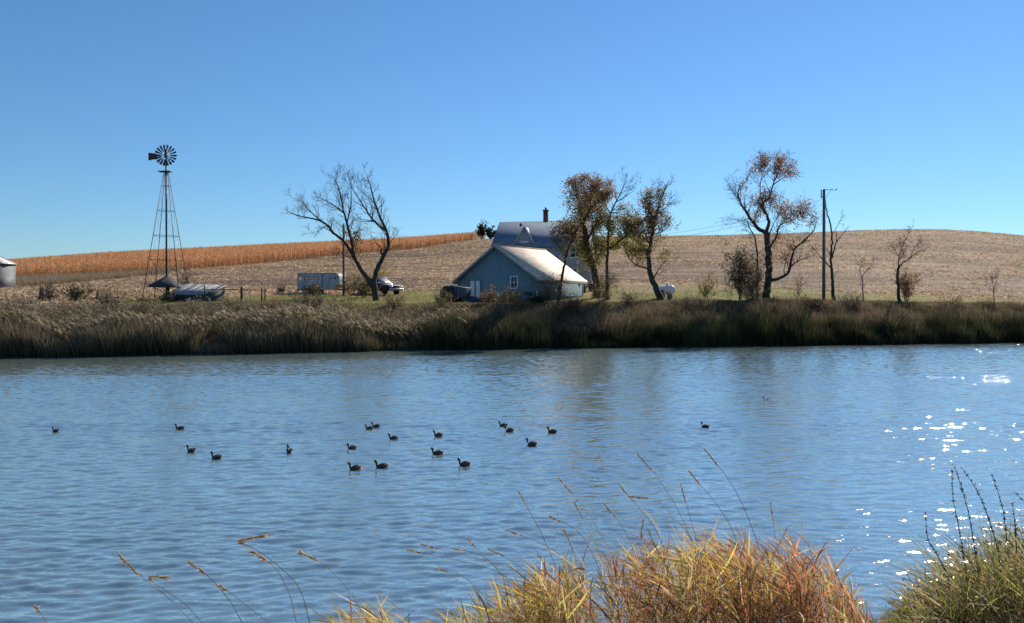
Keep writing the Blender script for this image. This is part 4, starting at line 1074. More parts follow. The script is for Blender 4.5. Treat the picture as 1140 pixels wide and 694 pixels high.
# ------------------------------------------------------------------ pickup
def pickup():
    Y = 87.5; b = gp(422.5, Y)
    root = empty('pickup_truck', b, 'dark pickup truck half hidden behind the forked bare tree', 'pickup', rz=R(-38))
    w = 0.95
    body = MB().prism([(-2.65, 0.5), (-2.65, 1.12), (0.05, 1.12), (1.15, 1.12), (2.35, 1.02), (2.55, 0.9), (2.6, 0.5), (2.2, 0.42), (2.05, 0.7), (1.45, 0.7), (1.3, 0.42), (-1.25, 0.42), (-1.4, 0.7), (-2.0, 0.7), (-2.15, 0.42)], -w, w)
    bevel(body.build('body', M['truck'], root), 0.05, 3)
    hood = MB().prism([(1.0, 1.115), (1.1, 1.16), (2.3, 1.06), (2.52, 0.94), (2.45, 0.93), (2.28, 1.0)], -w + 0.06, w - 0.06)
    bevel(hood.build('hood', M['truck_glare'], root), 0.03, 3)
    cab = MB(); V = []
    for (x, z, y) in ((-0.95, 1.1, .93), (1.2, 1.1, .93), (0.45, 1.8, .76), (-0.8, 1.8, .76)):
        V += [(x, -y, z), (x, y, z)]
    cab.add(V, [[0, 2, 3, 1], [2, 4, 5, 3], [4, 6, 7, 5], [6, 0, 1, 7], [0, 6, 4, 2], [1, 3, 5, 7]])
    bevel(cab.build('cab', M['truck'], root), 0.04, 3)
    bevel(MB().box((-0.18, 0, 1.82), (1.22, 1.46, 0.05)).build('roof', M['truck_glare'], root), 0.02)
    # windscreen and side windows stand a little proud of the cab
    def quad(pts, nrmv, name, mat, t=0.012):
        P = np.array(pts, float); nv = np.array(nrmv, float) / np.linalg.norm(nrmv); m = MB()
        m.add(np.concatenate([P + nv * t, P - nv * 0.01]), [[0, 1, 2, 3], [7, 6, 5, 4], [0, 4, 5, 1], [1, 5, 6, 2], [2, 6, 7, 3], [3, 7, 4, 0]]); return m.build(name, M[mat], root)
    quad([(1.12, -.83, 1.17), (1.12, .83, 1.17), (0.53, .68, 1.73), (0.53, -.68, 1.73)], (0.68, 0, 0.73), 'windshield', 'truck_glare')  # pale glare colour in place of glass
    for s in (-1, 1):
        n = (0, s * 0.97, 0.24)
        quad([(0.12, s * .9, 1.2), (0.95, s * .9, 1.2), (0.42, s * .785, 1.7), (0.12, s * .785, 1.7)], n, 'side_window', 'glass')
        quad([(-0.8, s * .9, 1.2), (0.02, s * .9, 1.2), (0.02, s * .785, 1.7), (-0.7, s * .785, 1.7)], n, 'side_window', 'glass')
        bevel(MB().box((0.95, s * 1.06, 1.22), (0.1, 0.2, 0.16)).build('mirror', M['truck'], root), 0.02)
        bevel(MB().box((2.57, s * 0.74, 0.84), (0.08, 0.34, 0.16)).build('headlight', M['chrome'], root), 0.02)
        wheel(root, 1.75, s * 0.84, 0.39, 0.39, 0.26); wheel(root, -1.7, s * 0.84, 0.39, 0.39, 0.26)
    bevel(MB().box((2.59, 0, 0.84), (0.06, 1.08, 0.17)).build('grille', M['dark_gap'], root), 0.015)
    bevel(MB().box((2.66, 0, 0.58), (0.16, 1.9, 0.2)).build('bumper', M['chrome'], root), 0.03)
    m = MB(); m.box((-1.8, w - 0.06, 1.2), (1.7, 0.1, 0.14)); m.box((-1.8, -w + 0.06, 1.2), (1.7, 0.1, 0.14)); m.box((-2.62, 0, 1.2), (0.06, 1.78, 0.14))
    bevel(m.build('bed_rail', M['truck'], root), 0.02)
pickup()

# ------------------------------------------------------------------ poles and wires
def pole(u, Y, ytop, r, label, top=None):
    b = gp(u, Y); root = empty('utility_pole', b, label, 'power pole')
    h = at(u, ytop, Y)[2] - b[2]
    MB().bar((0, 0, -0.4), (0, 0, h), r, 12, r * 0.8).build('pole', M['pole'], root, smooth=True)
    if top: top(root, h, r)
    return b + np.array((0, 0, h))
def arm(root, h, r):
    m = MB(); m.bar((0, -r, h - 0.05), (1.25, -r, h - 0.1), 0.03, 5); m.bar((0, -r, h - 1.0), (0.65, -r, h - 0.12), 0.015, 4)
    m.build('cross_arm', M['dark_steel'], root)
    for x in (0.75, 1.2): MB().lathe([(0.03, 0), (0.06, 0.04), (0.06, 0.1), (0.03, 0.14)], 10, (x, -r, h - 0.08)).build('insulator', M['steel'], root)
    m = MB(); m.bar((-0.36, -r, h - 0.95), (-0.34, -r, h - 0.05), 0.05, 6); m.bar((-0.36, -r, h - 0.7), (0, -r, h - 1.1), 0.03, 5)
    m.build('fuse_cutout', M['dark_steel'], root)
    MB().box((0, -r - 0.02, h * 0.45), (0.05, 0.04, h * 0.85)).build('conduit', M['steel'], root)
tA = pole(382.5, 83.5, 250, 0.13, 'plain wooden pole in front of the stock trailer')
tB = pole(917, 83.0, 211, 0.17, 'tall wooden power pole with metal arm on the right bank', arm)
def wire(a, b, sag, label, k=24):
    t = np.linspace(0, 1, k)[:, None]; P = a * (1 - t) + b * t; P[:, 2] -= sag * 4 * (t * (1 - t))[:, 0]
    tag(MB().path(P - a, 0.013, 4).build('power_line', M['wire'], loc=a), label, 'wire')

# ------------------------------------------------------------------ garage
def garage():
    th = R(35); W_, L_ = 9.95, 9.1; C = np.array((2.42, 80.0))
    ex = np.array((math.cos(th), -math.sin(th))); c = C - ex * W_ / 2
    zb = CAMZ; root = empty('garage', (c[0], c[1], zb), 'blue gabled garage with sunlit tan roof by the pond', 'garage', rz=-th)
    ze, za = 2.78, 6.12; h = W_ / 2
    MB().prism([(-h, -1.0), (h, -1.0), (h, ze), (0, za), (-h, ze)], 0, L_).build('wall', M['siding'], root)
    sl = (za - ze) / h; oh, og, t = 0.5, 0.35, 0.11
    for s in (-1, 1):
        pr = [(0, za + 0.03), (s * (h + oh), ze - oh * sl + 0.03), (s * (h + oh), ze - oh * sl + 0.03 + t), (0, za + 0.03 + t)]
        if s > 0: pr = pr[::-1]
        MB().prism(pr, -og, L_ + og).build('roof', M['tan_roof'], root)
        # rake board along the gable and fascia under the eave
        pr = [(s * 0.02, za - 0.2), (s * (h + oh - 0.02), ze - oh * sl - 0.2), (s * (h + oh - 0.02), ze - oh * sl + 0.02), (s * 0.02, za + 0.02)]
        if s > 0: pr = pr[::-1]
        MB().prism(pr, -og + 0.02, -og + 0.06).build('rake_board', M['siding'], root)
        MB().box((s * (h + oh - 0.03), L_ / 2, ze - oh * sl - 0.08), (0.05, L_ + 2 * og - 0.1, 0.2)).build('fascia', M['old_wood'], root)
    m = MB().box((0, L_ / 2, za + 0.03 + t), (0.3, L_ + 2 * og, 0.05)); m.build('ridge_cap', M['tan_roof'], root)
    d = MB().box((-2.62, -0.03, 1.2), (1.5, 0.05, 2.75)); dd = d.build('double_door', M['siding'], root)
    for x in (-3.0, -2.28): bevel(MB().box((x, -0.08, 1.28), (0.5, 0.05, 2.55)).build('door_leaf', M['white'], dd), 0.01)
    wx, wz = 2.3, 2.3
    m = MB(); m.box((wx - .42, -0.04, wz), (.15, .08, 1.25)); m.box((wx + .42, -0.04, wz), (.15, .08, 1.25)); m.box((wx, -0.045, wz + .6), (.99, .09, .15)); m.box((wx, -0.05, wz - .6), (.99, .1, .15))
    m.box((wx, -0.035, wz), (.06, .05, 1.1)); m.box((wx, -0.032, wz), (.75, .05, .06))
    fr = m.build('window', M['white'], root)
    MB().box((wx, -0.01, wz), (.72, .03, 1.08)).build('pane', M['glass'], fr)
    for x, y in ((-h, 0), (h, 0), (h, L_)): MB().box((x, y, (ze - 1) / 2), (0.14, 0.14, ze + 1.0)).build('corner_board', M['siding'], root)
garage()

# ------------------------------------------------------------------ farmhouse
def house():
    th = R(14); L_, D_ = 12.0, 8.2; C = np.array((9.25, 101.0))
    ex = np.array((math.cos(th), -math.sin(th))); c = C - ex * L_ / 2
    zb = gy(600, 103) - 0.2
    root = empty('farmhouse', (c[0], c[1], zb), 'white two storey farmhouse with grey roof behind the garage', 'house', rz=-th)
    ze = CAMZ + 67 * 102.0 / F - zb; za = CAMZ + 92.5 * 106.5 / F - zb; h = D_ / 2; l = L_ / 2
    # gable walls at the two ends of the ridge; outline in (y, z)
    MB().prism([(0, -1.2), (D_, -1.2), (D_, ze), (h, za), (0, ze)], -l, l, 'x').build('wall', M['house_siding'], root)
    sl = (za - ze) / h; oh, og, t = 0.4, 0.3, 0.12
    rf = None
    for s in (-1, 1):
        y0 = h + s * (h + oh)
        pr = [(h, za + .03), (y0, ze - oh * sl + .03), (y0, ze - oh * sl + .03 + t), (h, za + .03 + t)]
        rf = MB().prism(pr, -l - og, l + og, 'x').build('roof', M['grey_roof'], root)
    m = MB(); cx = -l + 6.05; m.box((cx, h, za + .65), (.58, .58, 1.9)); m.box((cx, h, za + 1.5), (.7, .7, .16))
    ch = m.build('chimney', M['brick'], rf); MB().lathe([(.13, 0), (.13, .35)], 12, (cx, h, za + 1.58)).build('flue', M['dark_steel'], ch)
    MB().box((-l + 2.9, h - 1.0, za - .62 + .22), (.28, .28, .4)).build('roof_vent', M['dark_steel'], rf)
    # gabled dormer facing the pond
    dx, dw, dz0, dz1, dy = -l + 4.0, 1.35, ze - .1, za - 1.0, 0.3
    wall_t = dz0 + .25
    dm = MB().prism([(dx - dw, dz0 - .4), (dx + dw, dz0 - .4), (dx + dw, wall_t), (dx, dz1), (dx - dw, wall_t)], dy, h - 0.5).build('dormer', M['house_siding'], root)
    ds = (dz1 - wall_t) / dw
    for s in (-1, 1):
        pr = [(dx, dz1 + .02), (dx + s * (dw + .25), wall_t - .25 * ds + .02), (dx + s * (dw + .25), wall_t - .25 * ds + .12), (dx, dz1 + .12)]
        if s > 0: pr = pr[::-1]
        MB().prism(pr, dy - .25, h - 0.3).build('dormer_roof', M['dormer_roof'], dm)
    MB().box((dx, dy - .02, dz0 + .3), (1.1, .05, .8)).build('dormer_window', M['white'], dm)
    # windows
    def win(x, z, w, hh, side=0):
        m = MB()
        for sx in (-1, 1): m.box((x + sx * w / 2, -.04, z), (.13, .08, hh + .13))
        for sz in (-1, 1): m.box((x, -.045, z + sz * hh / 2), (w + .2, .09, .13))
        m.box((x, -.035, z), (w, .05, .06)); m.box((x, -.033, z), (.06, .05, hh))
        f = m.build('window', M['white'], root); MB().box((x, -.01, z), (w, .03, hh)).build('pane', M['glass'], f)
    win(l - 1.25, ze - 1.0, 1.5, 1.25); win(-l + 2.2, ze - 1.1, 1.0, 1.3); win(-l + 6.4, ze - 1.1, 1.0, 1.3)
    win(l - 1.6, 1.9, 1.1, 1.5); win(-l + 2.2, 1.9, 1.1, 1.5)
    MB().box((0.8, -.03, 1.0), (1.0, .06, 2.1)).build('door', M['old_wood'], root)
    return np.array((c[0], c[1], zb)), ex, ze, l
hb, hex_, hze, hl = house()
hL = np.array((*(hb[:2] - hex_ * hl), hb[2] + hze + .6)); hR = np.array((*(hb[:2] + hex_ * hl), hb[2] + hze + .4))
wire(tA - np.array((0, 0, .35)), hL, 0.35, 'thin wire from the plain pole to the farmhouse')
wire(hR, tB - np.array((0, 0, 1.0)), 0.9, 'upper wire from the farmhouse to the tall power pole')
wire(hR - np.array((0, 0, .35)), tB - np.array((0, 0, 1.5)), 1.0, 'lower wire from the farmhouse to the tall power pole')

# ------------------------------------------------------------------ farm machine, tarp heap, grill, tank, boxes
def machine():
    Y = 77.0; b = gp(508, Y)
    root = empty('farm_wagon', b, 'dark ribbed farm wagon with big tyre at garage corner', 'farm machine', rz=R(-24))
    wheel(root, -0.55, -0.75, 0.78, 0.78, 0.42, 0.5, hub='steel'); wheel(root, -0.45, 0.8, 0.78, 0.78, 0.42, 0.5, hub='dark_steel')
    MB().bar((-0.5, -0.75, .78), (-0.5, .8, .78), .07, 8).build('axle', M['dark_steel'], root)
    bx = MB().prism([(-0.25, .45), (1.15, .3), (1.3, 1.38), (-0.35, 1.62)], -.7, .7).build('hopper', M['tractor'], root); bevel(bx, .03)
    for k in range(5):
        x = -0.2 + k * .32; z0, z1 = .45 - .107 * (x + .25), 1.6 - .145 * (x + .3)
        MB().box((x, -.74, (z0 + z1) / 2), (.07, .08, z1 - z0 - .06)).build('rib', M['dark_steel'], root)
    m = MB(); m.bar((1.1, 0, .5), (2.4, .2, .42), .06, 6); m.bar((1.0, -.4, .45), (2.3, .15, .42), .04, 6); m.build('drawbar', M['dark_steel'], root)
    bevel(MB().box((-.95, 0, 1.28), (.35, .5, .5)).build('gear_box', M['dark_steel'], root), .04)
machine()
b = gp(528, 76.5); m = MB(); n = 13
xs_, ys_ = np.meshgrid(np.linspace(-1, 1, n), np.linspace(-1, 1, n))
zz = np.clip(1 - np.abs(xs_) ** 3, 0, 1) * np.clip(1 - np.abs(ys_) ** 3, 0, 1) * .78 + .06 * np.sin(xs_ * 7) * np.cos(ys_ * 5) - .08
ii = (np.arange(n - 1)[:, None] * n + np.arange(n - 1)[None]); Q = np.stack([ii, ii + 1, ii + n + 1, ii + n], -1).reshape(-1, 4)
m.add(np.stack([xs_ * .75, ys_ * .7, zz], -1).reshape(-1, 3), Q)
tag(m.build('tarp_heap', M['tarp'], smooth=True, loc=b), 'low heap under a dark blue tarp by the wagon', 'tarp')
b = gp(588, 77.5)
g = empty('barbecue_grill', b, 'black grill on a post in front of garage corner', 'grill')
bevel(MB().prism([(-.4, .78), (.4, .78), (.44, .98), (-.44, .98)], -.22, .22).build('fire_box', M['dark_steel'], g), .02)
bevel(MB().prism([(-.44, .985), (.44, .985), (.38, 1.14), (-.36, 1.14)], -.22, .22).build('lid', M['dark_steel'], g), .03)
MB().bar((0, 0, -.1), (0, 0, .8), .05, 8).build('leg', M['dark_steel'], g)
MB().box((.58, 0, .93), (.26, .3, .03)).build('side_shelf', M['dark_wood'], g)

def tank():
    Y = 83.5; b = gp(741.5, Y)
    root = empty('propane_tank', b, 'white propane tank on legs behind the curved trunk', 'tank', rz=R(20))
    pr = [(0.02, -1.3)] + [(0.46 * math.sin(a), -1.0 - .3 * math.cos(a)) for a in np.linspace(.2, math.pi / 2, 6)] + [(0.46 * math.cos(a), 1.0 + .3 * math.sin(a)) for a in np.linspace(0, math.pi / 2 - .2, 6)] + [(0.02, 1.3)]
    z = at(741, 323, Y)[2] - b[2]
    MB().lathe(pr, 24, (0, 0, z), 'y').build('shell', M['white'], root, smooth=True)
    MB().lathe([(.16, z + .42), (.17, z + .6), (.12, z + .68), (.02, z + .7)], 14, (0, -.3, 0)).build('valve_dome', M['white'], root, smooth=True)
    for y in (-.7, .7): MB().box((0, y, (z - .4) / 2), (.6, .14, z - .1)).build('leg', M['old_wood'], root)
tank()
b = gp(734.5, 81.0)
c_ = empty('wooden_bin', b, 'grey wooden bin between the curved trunk and the white tank', 'bin')
MB().box((0.05, 0, .45), (.55, .6, 1.1)).build('bin_wall', M['old_wood'], c_)
for x in (-.2, .05, .3): MB().box((x, -.315, .45), (.07, .03, 1.1)).build('slat', M['dark_wood'], c_)
bevel(MB().box((0.05, -.02, 1.03), (.65, .72, .06)).build('lid', M['dark_wood'], c_), .01)
for u, Y, w_, lab in ((649.5, 93, .6, 'small dark barrel standing beside the garage back corner'), (658, 95, .7, 'dark barrel between the house and thick tree trunk')):
    b = gp(u, Y); r_ = empty('barrel', b, lab, 'barrel')
    MB().lathe([(.26, -.05), (.29, .2), (.3, .45), (.29, .7), (.26, .9)], 16).build('shell', M['dark_steel'], r_, smooth=True)
    MB().lathe([(.27, .9), (.27, .94), (.02, .95)], 16).build('lid', M['dark_wood'], r_)

# ------------------------------------------------------------------ ducks
def duck_mesh():
    pts = resample([(-.215, .095), (-.17, .06), (-.1, .045), (0, .04), (.09, .045), (.13, .07), (.143, .105), (.147, .145), (.163, .178), (.19, .184), (.212, .178)], 22)
    P = np.array([(x, 0, z) for x, z in pts]); s = np.linspace(0, 1, 22)
    r = np.interp(s, [0, .08, .2, .36, .5, .58, .64, .72, .8, .88, .95, 1], [.01, .035, .07, .085, .075, .06, .045, .031, .03, .043, .036, .018])
    m = MB(); m.tubes(P[None], r[None], 14, cap=True)
    return m
DUCKS = [  # u, y, heading turn, scale, mark, label
 (61, 479.5, 8, .85, '', 'small dark duck alone near the left edge of the pond'),
 (199.5, 477, 0, 1, '', 'dark duck highest of the left trio, trailed by a long wake'),
 (212, 502, 10, 1, 'tail', 'dark duck with a white tail spot, left of its close companion'),
 (240, 509.5, -5, 1, '', 'all dark duck lowest of the left group'),
 (321.5, 502.5, 25, 1.05, 'breast', 'duck with pale breast swimming alone between left and middle groups'),
 (391.5, 499, 12, .95, '', 'dark duck above the two lowest ducks of the middle group'),
 (410.5, 476.5, 0, .85, '', 'front duck of the close pair at top left of the middle group'),
 (418, 474.5, 0, .95, 'tail', 'rear duck of the close pair, pale spot at its tail'),
 (437.5, 488, -8, 1, '', 'dark duck right of and just below the close pair'),
 (394.5, 522, 8, 1.05, 'tail', 'lowest duck of the middle group, pale under its tail'),
 (424, 520, 0, 1.08, '', 'large dark duck next right of the lowest duck'),
 (487.5, 484.5, 6, .98, '', 'upper of two dark ducks stacked in the middle'),
 (486.5, 505, -6, 1.08, '', 'lower of two dark ducks stacked in the middle, head raised'),
 (516.5, 517.5, 4, 1.05, 'tail', 'duck with bright tail spot lowest on the middle right'),
 (560, 473.5, 0, .98, '', 'upper left duck of the touching pair in the right group'),
 (566.5, 479, 5, 1.05, 'breast', 'lower duck of the touching pair in the right group, white breast'),
 (591.5, 494.5, 10, 1.08, 'breast', 'low dark duck with white breast below the right group'),
 (614.5, 480.5, -4, 1.05, '', 'dark duck at the right end of the right group'),
 (785, 474.5, 15, .95, 'breast', 'lone duck with pale breast, right of all the groups'),
 (853, 444, 0, .85, 'both', 'duck glinting alone, glint painted white on its side, nearest the far bank'),
]
proto = None
for i, (u, y, turn, sc, mark, lab) in enumerate(DUCKS):
    Y = CAMZ * F / (y - HZ + 1.5); x = (u - CX) / F * Y
    o = empty('duck', (x, Y, -0.008), lab, 'duck', rz=math.pi + R(turn * 2.4) * (1 if i % 2 else -1), group='dark ducks swimming on the pond')
    o.scale = (sc * .64, sc * .68, sc * .80)
    if proto is None:
        me_b = duck_mesh().build('body', M['duck'], o, smooth=True)
        bl = MB(); bl.add([(.207, -.016, .167), (.207, .016, .167), (.207, .012, .188), (.207, -.012, .188), (.252, -.01, .164), (.252, .01, .164)], quads=[[0, 1, 5, 4], [3, 2, 1, 0], [2, 3, 4, 5]], tris=[[1, 2, 5], [0, 4, 3]])
        bill = bl.build('bill', M['bill'], o)
        wg = MB()
        for s in (-1, 1):
            k = resample([(-.19, .09), (-.1, .095), (0, .085), (.07, .07)], 8)
            wg.tubes(np.array([[(x_, s * .062, z_) for x_, z_ in k]]), np.array([[.008, .022, .032, .038, .04, .036, .026, .01]]), 8, cap=True)
        wing = wg.build('wing', M['duck_brown'], o, smooth=True); proto = (me_b, bill, wing)
    else:
        for q in proto:
            c = q.copy(); COL.objects.link(c); c.parent = o
    if mark in ('breast', 'both'):
        MB().lathe([(.004, -.055), (.035, -.04), (.05, 0), (.035, .03), (.004, .045)], 12, (.12, 0, .06), 'x').build('breast', M['feather_and_glint'], o, smooth=True)
    if mark in ('tail', 'both'):
        MB().lathe([(.003, -.05), (.026, -.02), (.03, .02), (.003, .05)], 10, (-.175, 0, .05), 'x').build('tail_patch', M['feather_and_glint'], o, smooth=True)
    if mark == 'both':
        MB().lathe([(.004, -.2), (.06, -.1), (.085, .04), (.004, .16)], 14, (-.02, .03, .05), 'x').build('flank_glint', M['feather_and_glint'], o, smooth=True)  # white side stands for the sun glint on this bird

build_water([(*DUCKS[i_][:2], ln) for i_, ln in ((1, 5.0), (3, 4.5), (4, 4.0), (7, 5.5), (13, 3.2), (16, 2.0), (18, 3.0), (2, 2.0), (12, 2.2), (9, 1.5), (10, 1.5))])

# ------------------------------------------------------------------ near shore grass
TOP_U = np.array([355, 372, 400, 432, 455, 480, 520, 560, 600, 650, 700, 760, 820, 860, 900, 925, 940, 955, 968])
TOP_Y = np.array([690, 672, 678, 664, 676, 678, 662, 648, 636, 616, 600, 594, 590, 596, 598, 616, 640, 664, 690.])
GOLD = np.array([(0.68, 0.5, 0.10), (0.56, 0.42, 0.09), (0.62, 0.54, 0.15), (0.36, 0.34, 0.08)])
RED = np.array([(0.48, 0.19, 0.09), (0.55, 0.28, 0.13), (0.38, 0.14, 0.075), (0.6, 0.37, 0.18)])
STRAW = np.array([(0.52, 0.40, 0.24), (0.38, 0.27, 0.155), (0.28, 0.17, 0.095), (0.62, 0.50, 0.33)])
GREEN = np.array([(0.12, 0.14, 0.035), (0.17, 0.18, 0.05), (0.08, 0.10, 0.03)])
def shore_clump():
    mb = MB(); N = 980
    # tussocks: each has its own height and lean
    T = 90; tu = rng.uniform(362, 962, T); tY = rng.uniform(4.9, 6.7, T); th = rng.normal(size=T) * 9; tl = rng.uniform(0.05, 0.4, T)
    tl2 = rng.normal(size=T) * .16 + .16; tw_ = np.interp(tu, [365, 480, 620, 930, 962], [.3, .5, 1, 1, .5]); tw_ /= tw_.sum()
    i = rng.choice(T, N, p=tw_); Y = tY[i] + rng.normal(size=N) * .12; u = tu[i] + rng.normal(size=N) * 15
    u = np.clip(u, 355, 968)
    yt = np.interp(u, TOP_U, TOP_Y) + th[i] + np.abs(rng.normal(size=N)) * 36 + 16
    zt = CAMZ - (yt - HZ) * Y / F; xt = (u - CX) / F * Y
    lean = tl2[i] + rng.normal(size=N) * .13; base = np.stack([xt + lean, Y + rng.normal(size=N) * .1, 0 * Y], 1); base[:, 2] = zg(base[:, 0], base[:, 1])
    tipv = np.stack([xt, Y, zt], 1) - base
    L = np.linalg.norm(tipv, axis=1); bend = np.stack([-0.35 * lean / L, 0 * L, -0.06 + 0 * L], 1)
    D = tipv / L[:, None] - bend
    right = np.interp(u, [500, 700, 930], [.2, .45, .75])
    sc = np.where(rng.uniform(size=N)[:, None] < right[:, None], pick(RED, N), pick(STRAW, N))
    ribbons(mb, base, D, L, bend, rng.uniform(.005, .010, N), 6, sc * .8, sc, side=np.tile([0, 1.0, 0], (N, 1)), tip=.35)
    tcol = rng.uniform(size=T)
    for q in range(7):
        s = rng.uniform(.45, .95, N) if q < 5 else rng.uniform(.8, 1.0, N)
        P = base + D * (L * s)[:, None] + bend * (L * s ** 2)[:, None]
        sd = rng.normal(size=N)
        d = nrm(D + 2 * bend * s[:, None] + np.stack([-.05 + .48 * sd, rng.normal(size=N) * .45, .2 * rng.normal(size=N)], 1))
        g = rng.uniform(size=N) * .7 + tcol[i] * .3; pal = pick(GOLD, N, .25)
        pr_ = np.interp(u, [400, 650, 800, 930], [.2, .28, .36, .52])
        c = np.where((g < pr_)[:, None], pick(RED, N, .25), np.where((g < pr_ + .22)[:, None], pick(STRAW, N), np.where((g > .88)[:, None], pick(GREEN, N), pal)))
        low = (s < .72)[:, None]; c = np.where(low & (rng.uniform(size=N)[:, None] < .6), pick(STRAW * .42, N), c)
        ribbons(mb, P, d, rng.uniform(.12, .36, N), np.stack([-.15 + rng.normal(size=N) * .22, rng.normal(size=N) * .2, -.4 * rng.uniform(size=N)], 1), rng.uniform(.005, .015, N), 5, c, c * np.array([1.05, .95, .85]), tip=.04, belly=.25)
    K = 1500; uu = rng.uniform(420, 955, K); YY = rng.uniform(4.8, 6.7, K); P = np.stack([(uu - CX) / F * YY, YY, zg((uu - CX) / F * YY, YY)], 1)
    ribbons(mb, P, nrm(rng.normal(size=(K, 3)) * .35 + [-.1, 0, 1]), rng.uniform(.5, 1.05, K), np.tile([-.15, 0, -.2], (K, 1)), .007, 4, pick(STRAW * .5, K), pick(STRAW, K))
    tag(mb.build('shore_grass', M['veg']), 'tall golden and rust coloured grass on the near shore', 'grass', kind='stuff')
shore_clump()

def seed_stalk(pts, Y0, Y1, head, label, group, hw=.035, col=STRAW):
    """A thin stem through photo points with a seed head over its last stretch."""
    q = resample(pts, 14); t = np.linspace(0, 1, 14); W = np.array([at(u, y, Y0 + (Y1 - Y0) * tt) for (u, y), tt in zip(q, t)])
    g = float(zg(W[0, 0], W[0, 1]))
    if W[0, 2] > g: W = np.vstack([[W[0, 0] + .12, W[0, 1], g - .02], W])
    b = W[0].copy(); root = empty('seed_stalk', b, label, 'grass stalk', group=group)
    m = MB(); n = len(W); c = pick(col, 1)[0]
    m.tubes((W - b)[None], np.linspace(.0027, .0016, n)[None], 4, col=np.array([c])); m.build('stem', M['dry'], root)
    m = MB(); n2 = int(110 * head / .2); s = rng.uniform(0, 1, n2)
    seg = np.linalg.norm(np.diff(W, axis=0), axis=1); cum = np.concatenate([[0], np.cumsum(seg)]); pos = cum[-1] - head * (1 - s)
    P = np.stack([np.interp(pos, cum, W[:, i]) for i in range(3)], 1) - b
    T = nrm(W[-1] - W[-3])
    d = nrm(T + rng.normal(size=(n2, 3)) * .22)
    ribbons(m, P, d, rng.uniform(.6, 1.2, n2) * hw, np.tile([0, 0, -.2], (n2, 1)), .006, 2, pick(col, n2), pick(col, n2) * 1.15, belly=.3)
    m.build('seed_head', M['dry'], root)
GS = 'tall seed stalks above the shore grass'
left_heads = [
 ([(215, 694), (190, 668), (160, 644), (133, 619)], .24, 'curved straw seed head nearest the left, pointing up left'),
 ([(225, 694), (205, 672), (165, 644), (184, 643)], .13, 'flat drooping seed head lying right of the leftmost one'),
 ([(270, 694), (255, 668), (232, 642), (211, 626)], .16, 'slanting straw seed head right of the two leftmost'),
 ([(330, 694), (322, 660), (304, 630), (280, 614)], .18, 'slanting seed head below the flat topped one'),
 ([(345, 694), (330, 650), (285, 612), (262, 603), (292, 597)], .2, 'flat brown seed head highest among the left stalks'),
 ([(300, 694), (275, 675), (250, 655), (243, 652)], .1, 'short pale seed head low on the left above the frame edge'),
 ([(410, 694), (390, 660), (362, 630), (335, 615)], .16, 'thin pale seed head just left of the rusty grass clump'),
 ([(60, 705), (50, 690), (40, 675)], .1, 'pale seed head tip at the bottom left edge'),
]
for pts, hd, lab in left_heads: seed_stalk(pts, 4.8, 5.1, hd, lab, GS, .045)
mid = [[(610, 694), (560, 640), (520, 600)], [(585, 680), (545, 625), (505, 610)], [(560, 690), (520, 645), (486, 633)], [(640, 690), (610, 610), (578, 548)],
       [(660, 690), (625, 620), (565, 590)], [(640, 680), (570, 625), (545, 612)], [(700, 690), (665, 610), (640, 560)], [(690, 690), (650, 600), (612, 575)],
       [(620, 690), (585, 640), (470, 606)], [(600, 690), (560, 640), (455, 612)], [(730, 690), (700, 600), (672, 560)], [(720, 690), (660, 580), (622, 532)],
       [(760, 690), (735, 600), (690, 540)], [(800, 690), (775, 600), (758, 540)], [(840, 690), (815, 590), (768, 525)], [(780, 690), (745, 570), (700, 552)],
       [(880, 690), (862, 590), (858, 560)], [(660, 690), (640, 620), (628, 590)], [(740, 690), (715, 610), (716, 580)]]
for pts in mid: seed_stalk([(a + 0, y_) for a, y_ in pts], 5.6, 6.0, random.uniform(.1, .18), 'thin dry seed stalk leaning left out of the shore grass', GS, .028)
seed_stalk([(870, 690), (838, 590), (815, 540), (785, 501)], 5.6, 5.9, .15, 'longest dark seed stalk, reaching farthest up over the water', GS, .022, RED * .6)
seed_stalk([(800, 690), (765, 590), (738, 540), (710, 506)], 5.6, 5.9, .15, 'reddish tipped seed stalk left of the longest one', GS, .022, RED * .8)

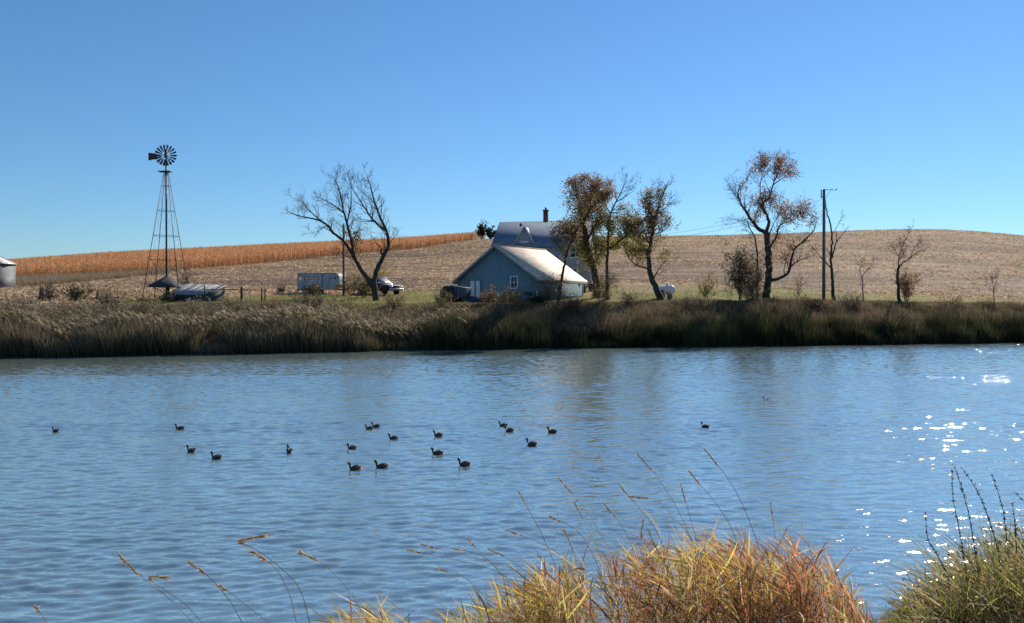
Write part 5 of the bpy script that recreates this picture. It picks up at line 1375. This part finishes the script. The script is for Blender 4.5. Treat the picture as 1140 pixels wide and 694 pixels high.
def right_bank():
    mb = MB(); K = 26000
    x = rng.uniform(2.4, 9.5, K); Y = rng.uniform(4.4, 10.9, K); k = Y < near_shore(x) - .05
    x, Y = x[k], Y[k]; N = len(x); P = np.stack([x, Y, zg(x, Y) - .01], 1)
    c = pick(np.concatenate([STRAW * .8, GREEN * 1.1, [(0.2, 0.16, 0.07), (0.26, 0.2, 0.09)]]), N)
    for q in range(2):
        ribbons(mb, P + rng.normal(size=(N, 3)) * [.03, .03, 0], nrm(rng.normal(size=(N, 3)) * .5 + [-.1, 0, .8]), rng.uniform(.07, .24, N), rng.normal(size=(N, 3)) * .3 + [0, 0, -.3], rng.uniform(.004, .009, N), 3, c * .8, c)
    # taller green and straw tussocks towards the right edge
    K = 3800; u = 1000 + 260 * rng.uniform(size=K) ** .8; Y = rng.uniform(7.3, 10.3, K); x = (u - CX) / F * Y; k = Y < near_shore(x) + .1; u, x, Y = u[k], x[k], Y[k]; N = len(x)
    P = np.stack([x, Y, zg(x, Y)], 1); hm = np.interp(u, [1000, 1030, 1060, 1100, 1140, 1260], [.2, .5, .78, .95, .95, .9])
    g = rng.uniform(size=N)[:, None]
    c = np.where(g < .45, pick(GREEN * 1.5, N, .35), np.where(g < .85, pick(STRAW, N, .3), pick(GOLD * .9, N)))
    a = rng.normal(size=(N, 3)) * .42 + [-.15, 0, 1]
    ribbons(mb, P, nrm(a), hm * rng.uniform(.4, 1.05, N), np.stack([-.15 + rng.normal(size=N) * .3, rng.normal(size=N) * .2, -.3 * rng.uniform(size=N)], 1), rng.uniform(.005, .019, N), 5, c * .9, c, tip=.08, belly=.3)
    k = rng.choice(N, 2600); pk = P[k] + np.stack([rng.normal(size=2600) * .08, rng.normal(size=2600) * .08, hm[k] * rng.uniform(.1, .8, 2600)], 1)
    leaves(mb, pk, rng.uniform(.03, .08, 2600), pick(np.concatenate([GREEN * 1.3, STRAW * .8]), 2600), .45)
    tag(mb.build('bank_grass', M['veg']), 'mixed green and straw grass on the near bank at right', 'grass', kind='stuff')
right_bank()

def dock(pts, Y, label):
    q = resample(pts, 16); W = np.array([at(u, y, Y) for u, y in q]); g = float(zg(W[0, 0], W[0, 1]))
    if W[0, 2] > g: W = np.vstack([[W[0, 0] + .05, W[0, 1], g - .02], W])
    b = W[0].copy(); root = empty('dry_weed_stalk', b, label, 'weed stalk', group='dark dry weed stalks on the right bank')
    n = len(W); m = MB(); m.tubes((W - b)[None], np.linspace(.0055, .0022, n)[None], 5, col=np.array([(.035, .028, .022)])); m.build('stem', M['dry'], root)
    m = MB(); seg = np.linalg.norm(np.diff(W, axis=0), axis=1); cum = np.concatenate([[0], np.cumsum(seg)]); tot = cum[-1]
    for s in np.cumsum(rng.uniform(.025, .085, 40)) + tot * .25:
        if s > tot: break
        p = np.array([np.interp(s, cum, W[:, i]) for i in range(3)]) - b; kk = random.randint(3, 11)
        leaves(m, p + rng.normal(size=(kk, 3)) * .008, .018, pick([(.035, .026, .02), (.055, .04, .03)], kk), .8)
    m.build('seed_head', M['dry'], root)
dock([(1076, 640), (1068, 590), (1061, 555), (1060, 523)], 7.9, 'dark beaded weed stalk, leftmost of the tall upright ones')
dock([(1088, 630), (1080, 580), (1072, 548), (1062, 518)], 8.1, 'dark beaded weed stalk, tallest of the bank')
dock([(1112, 615), (1098, 570), (1084, 540), (1069, 520)], 8.3, 'dark beaded weed stalk slanting left across its neighbours')
dock([(1122, 610), (1117, 570), (1110, 545), (1104, 527)], 8.3, 'dark beaded weed stalk standing between slanting and right edge ones')
dock([(1055, 640), (1040, 612), (1033, 600), (1030, 570)], 7.9, 'dark weed stalk bent upward at the left end of the bank grass')
dock([(1160, 600), (1150, 570), (1138, 556), (1128, 547)], 8.5, 'dark weed stalk slanting at the right edge of the picture')
dock([(1132, 620), (1130, 585), (1127, 560)], 8.1, 'short dark weed stalk between the taller right ones')
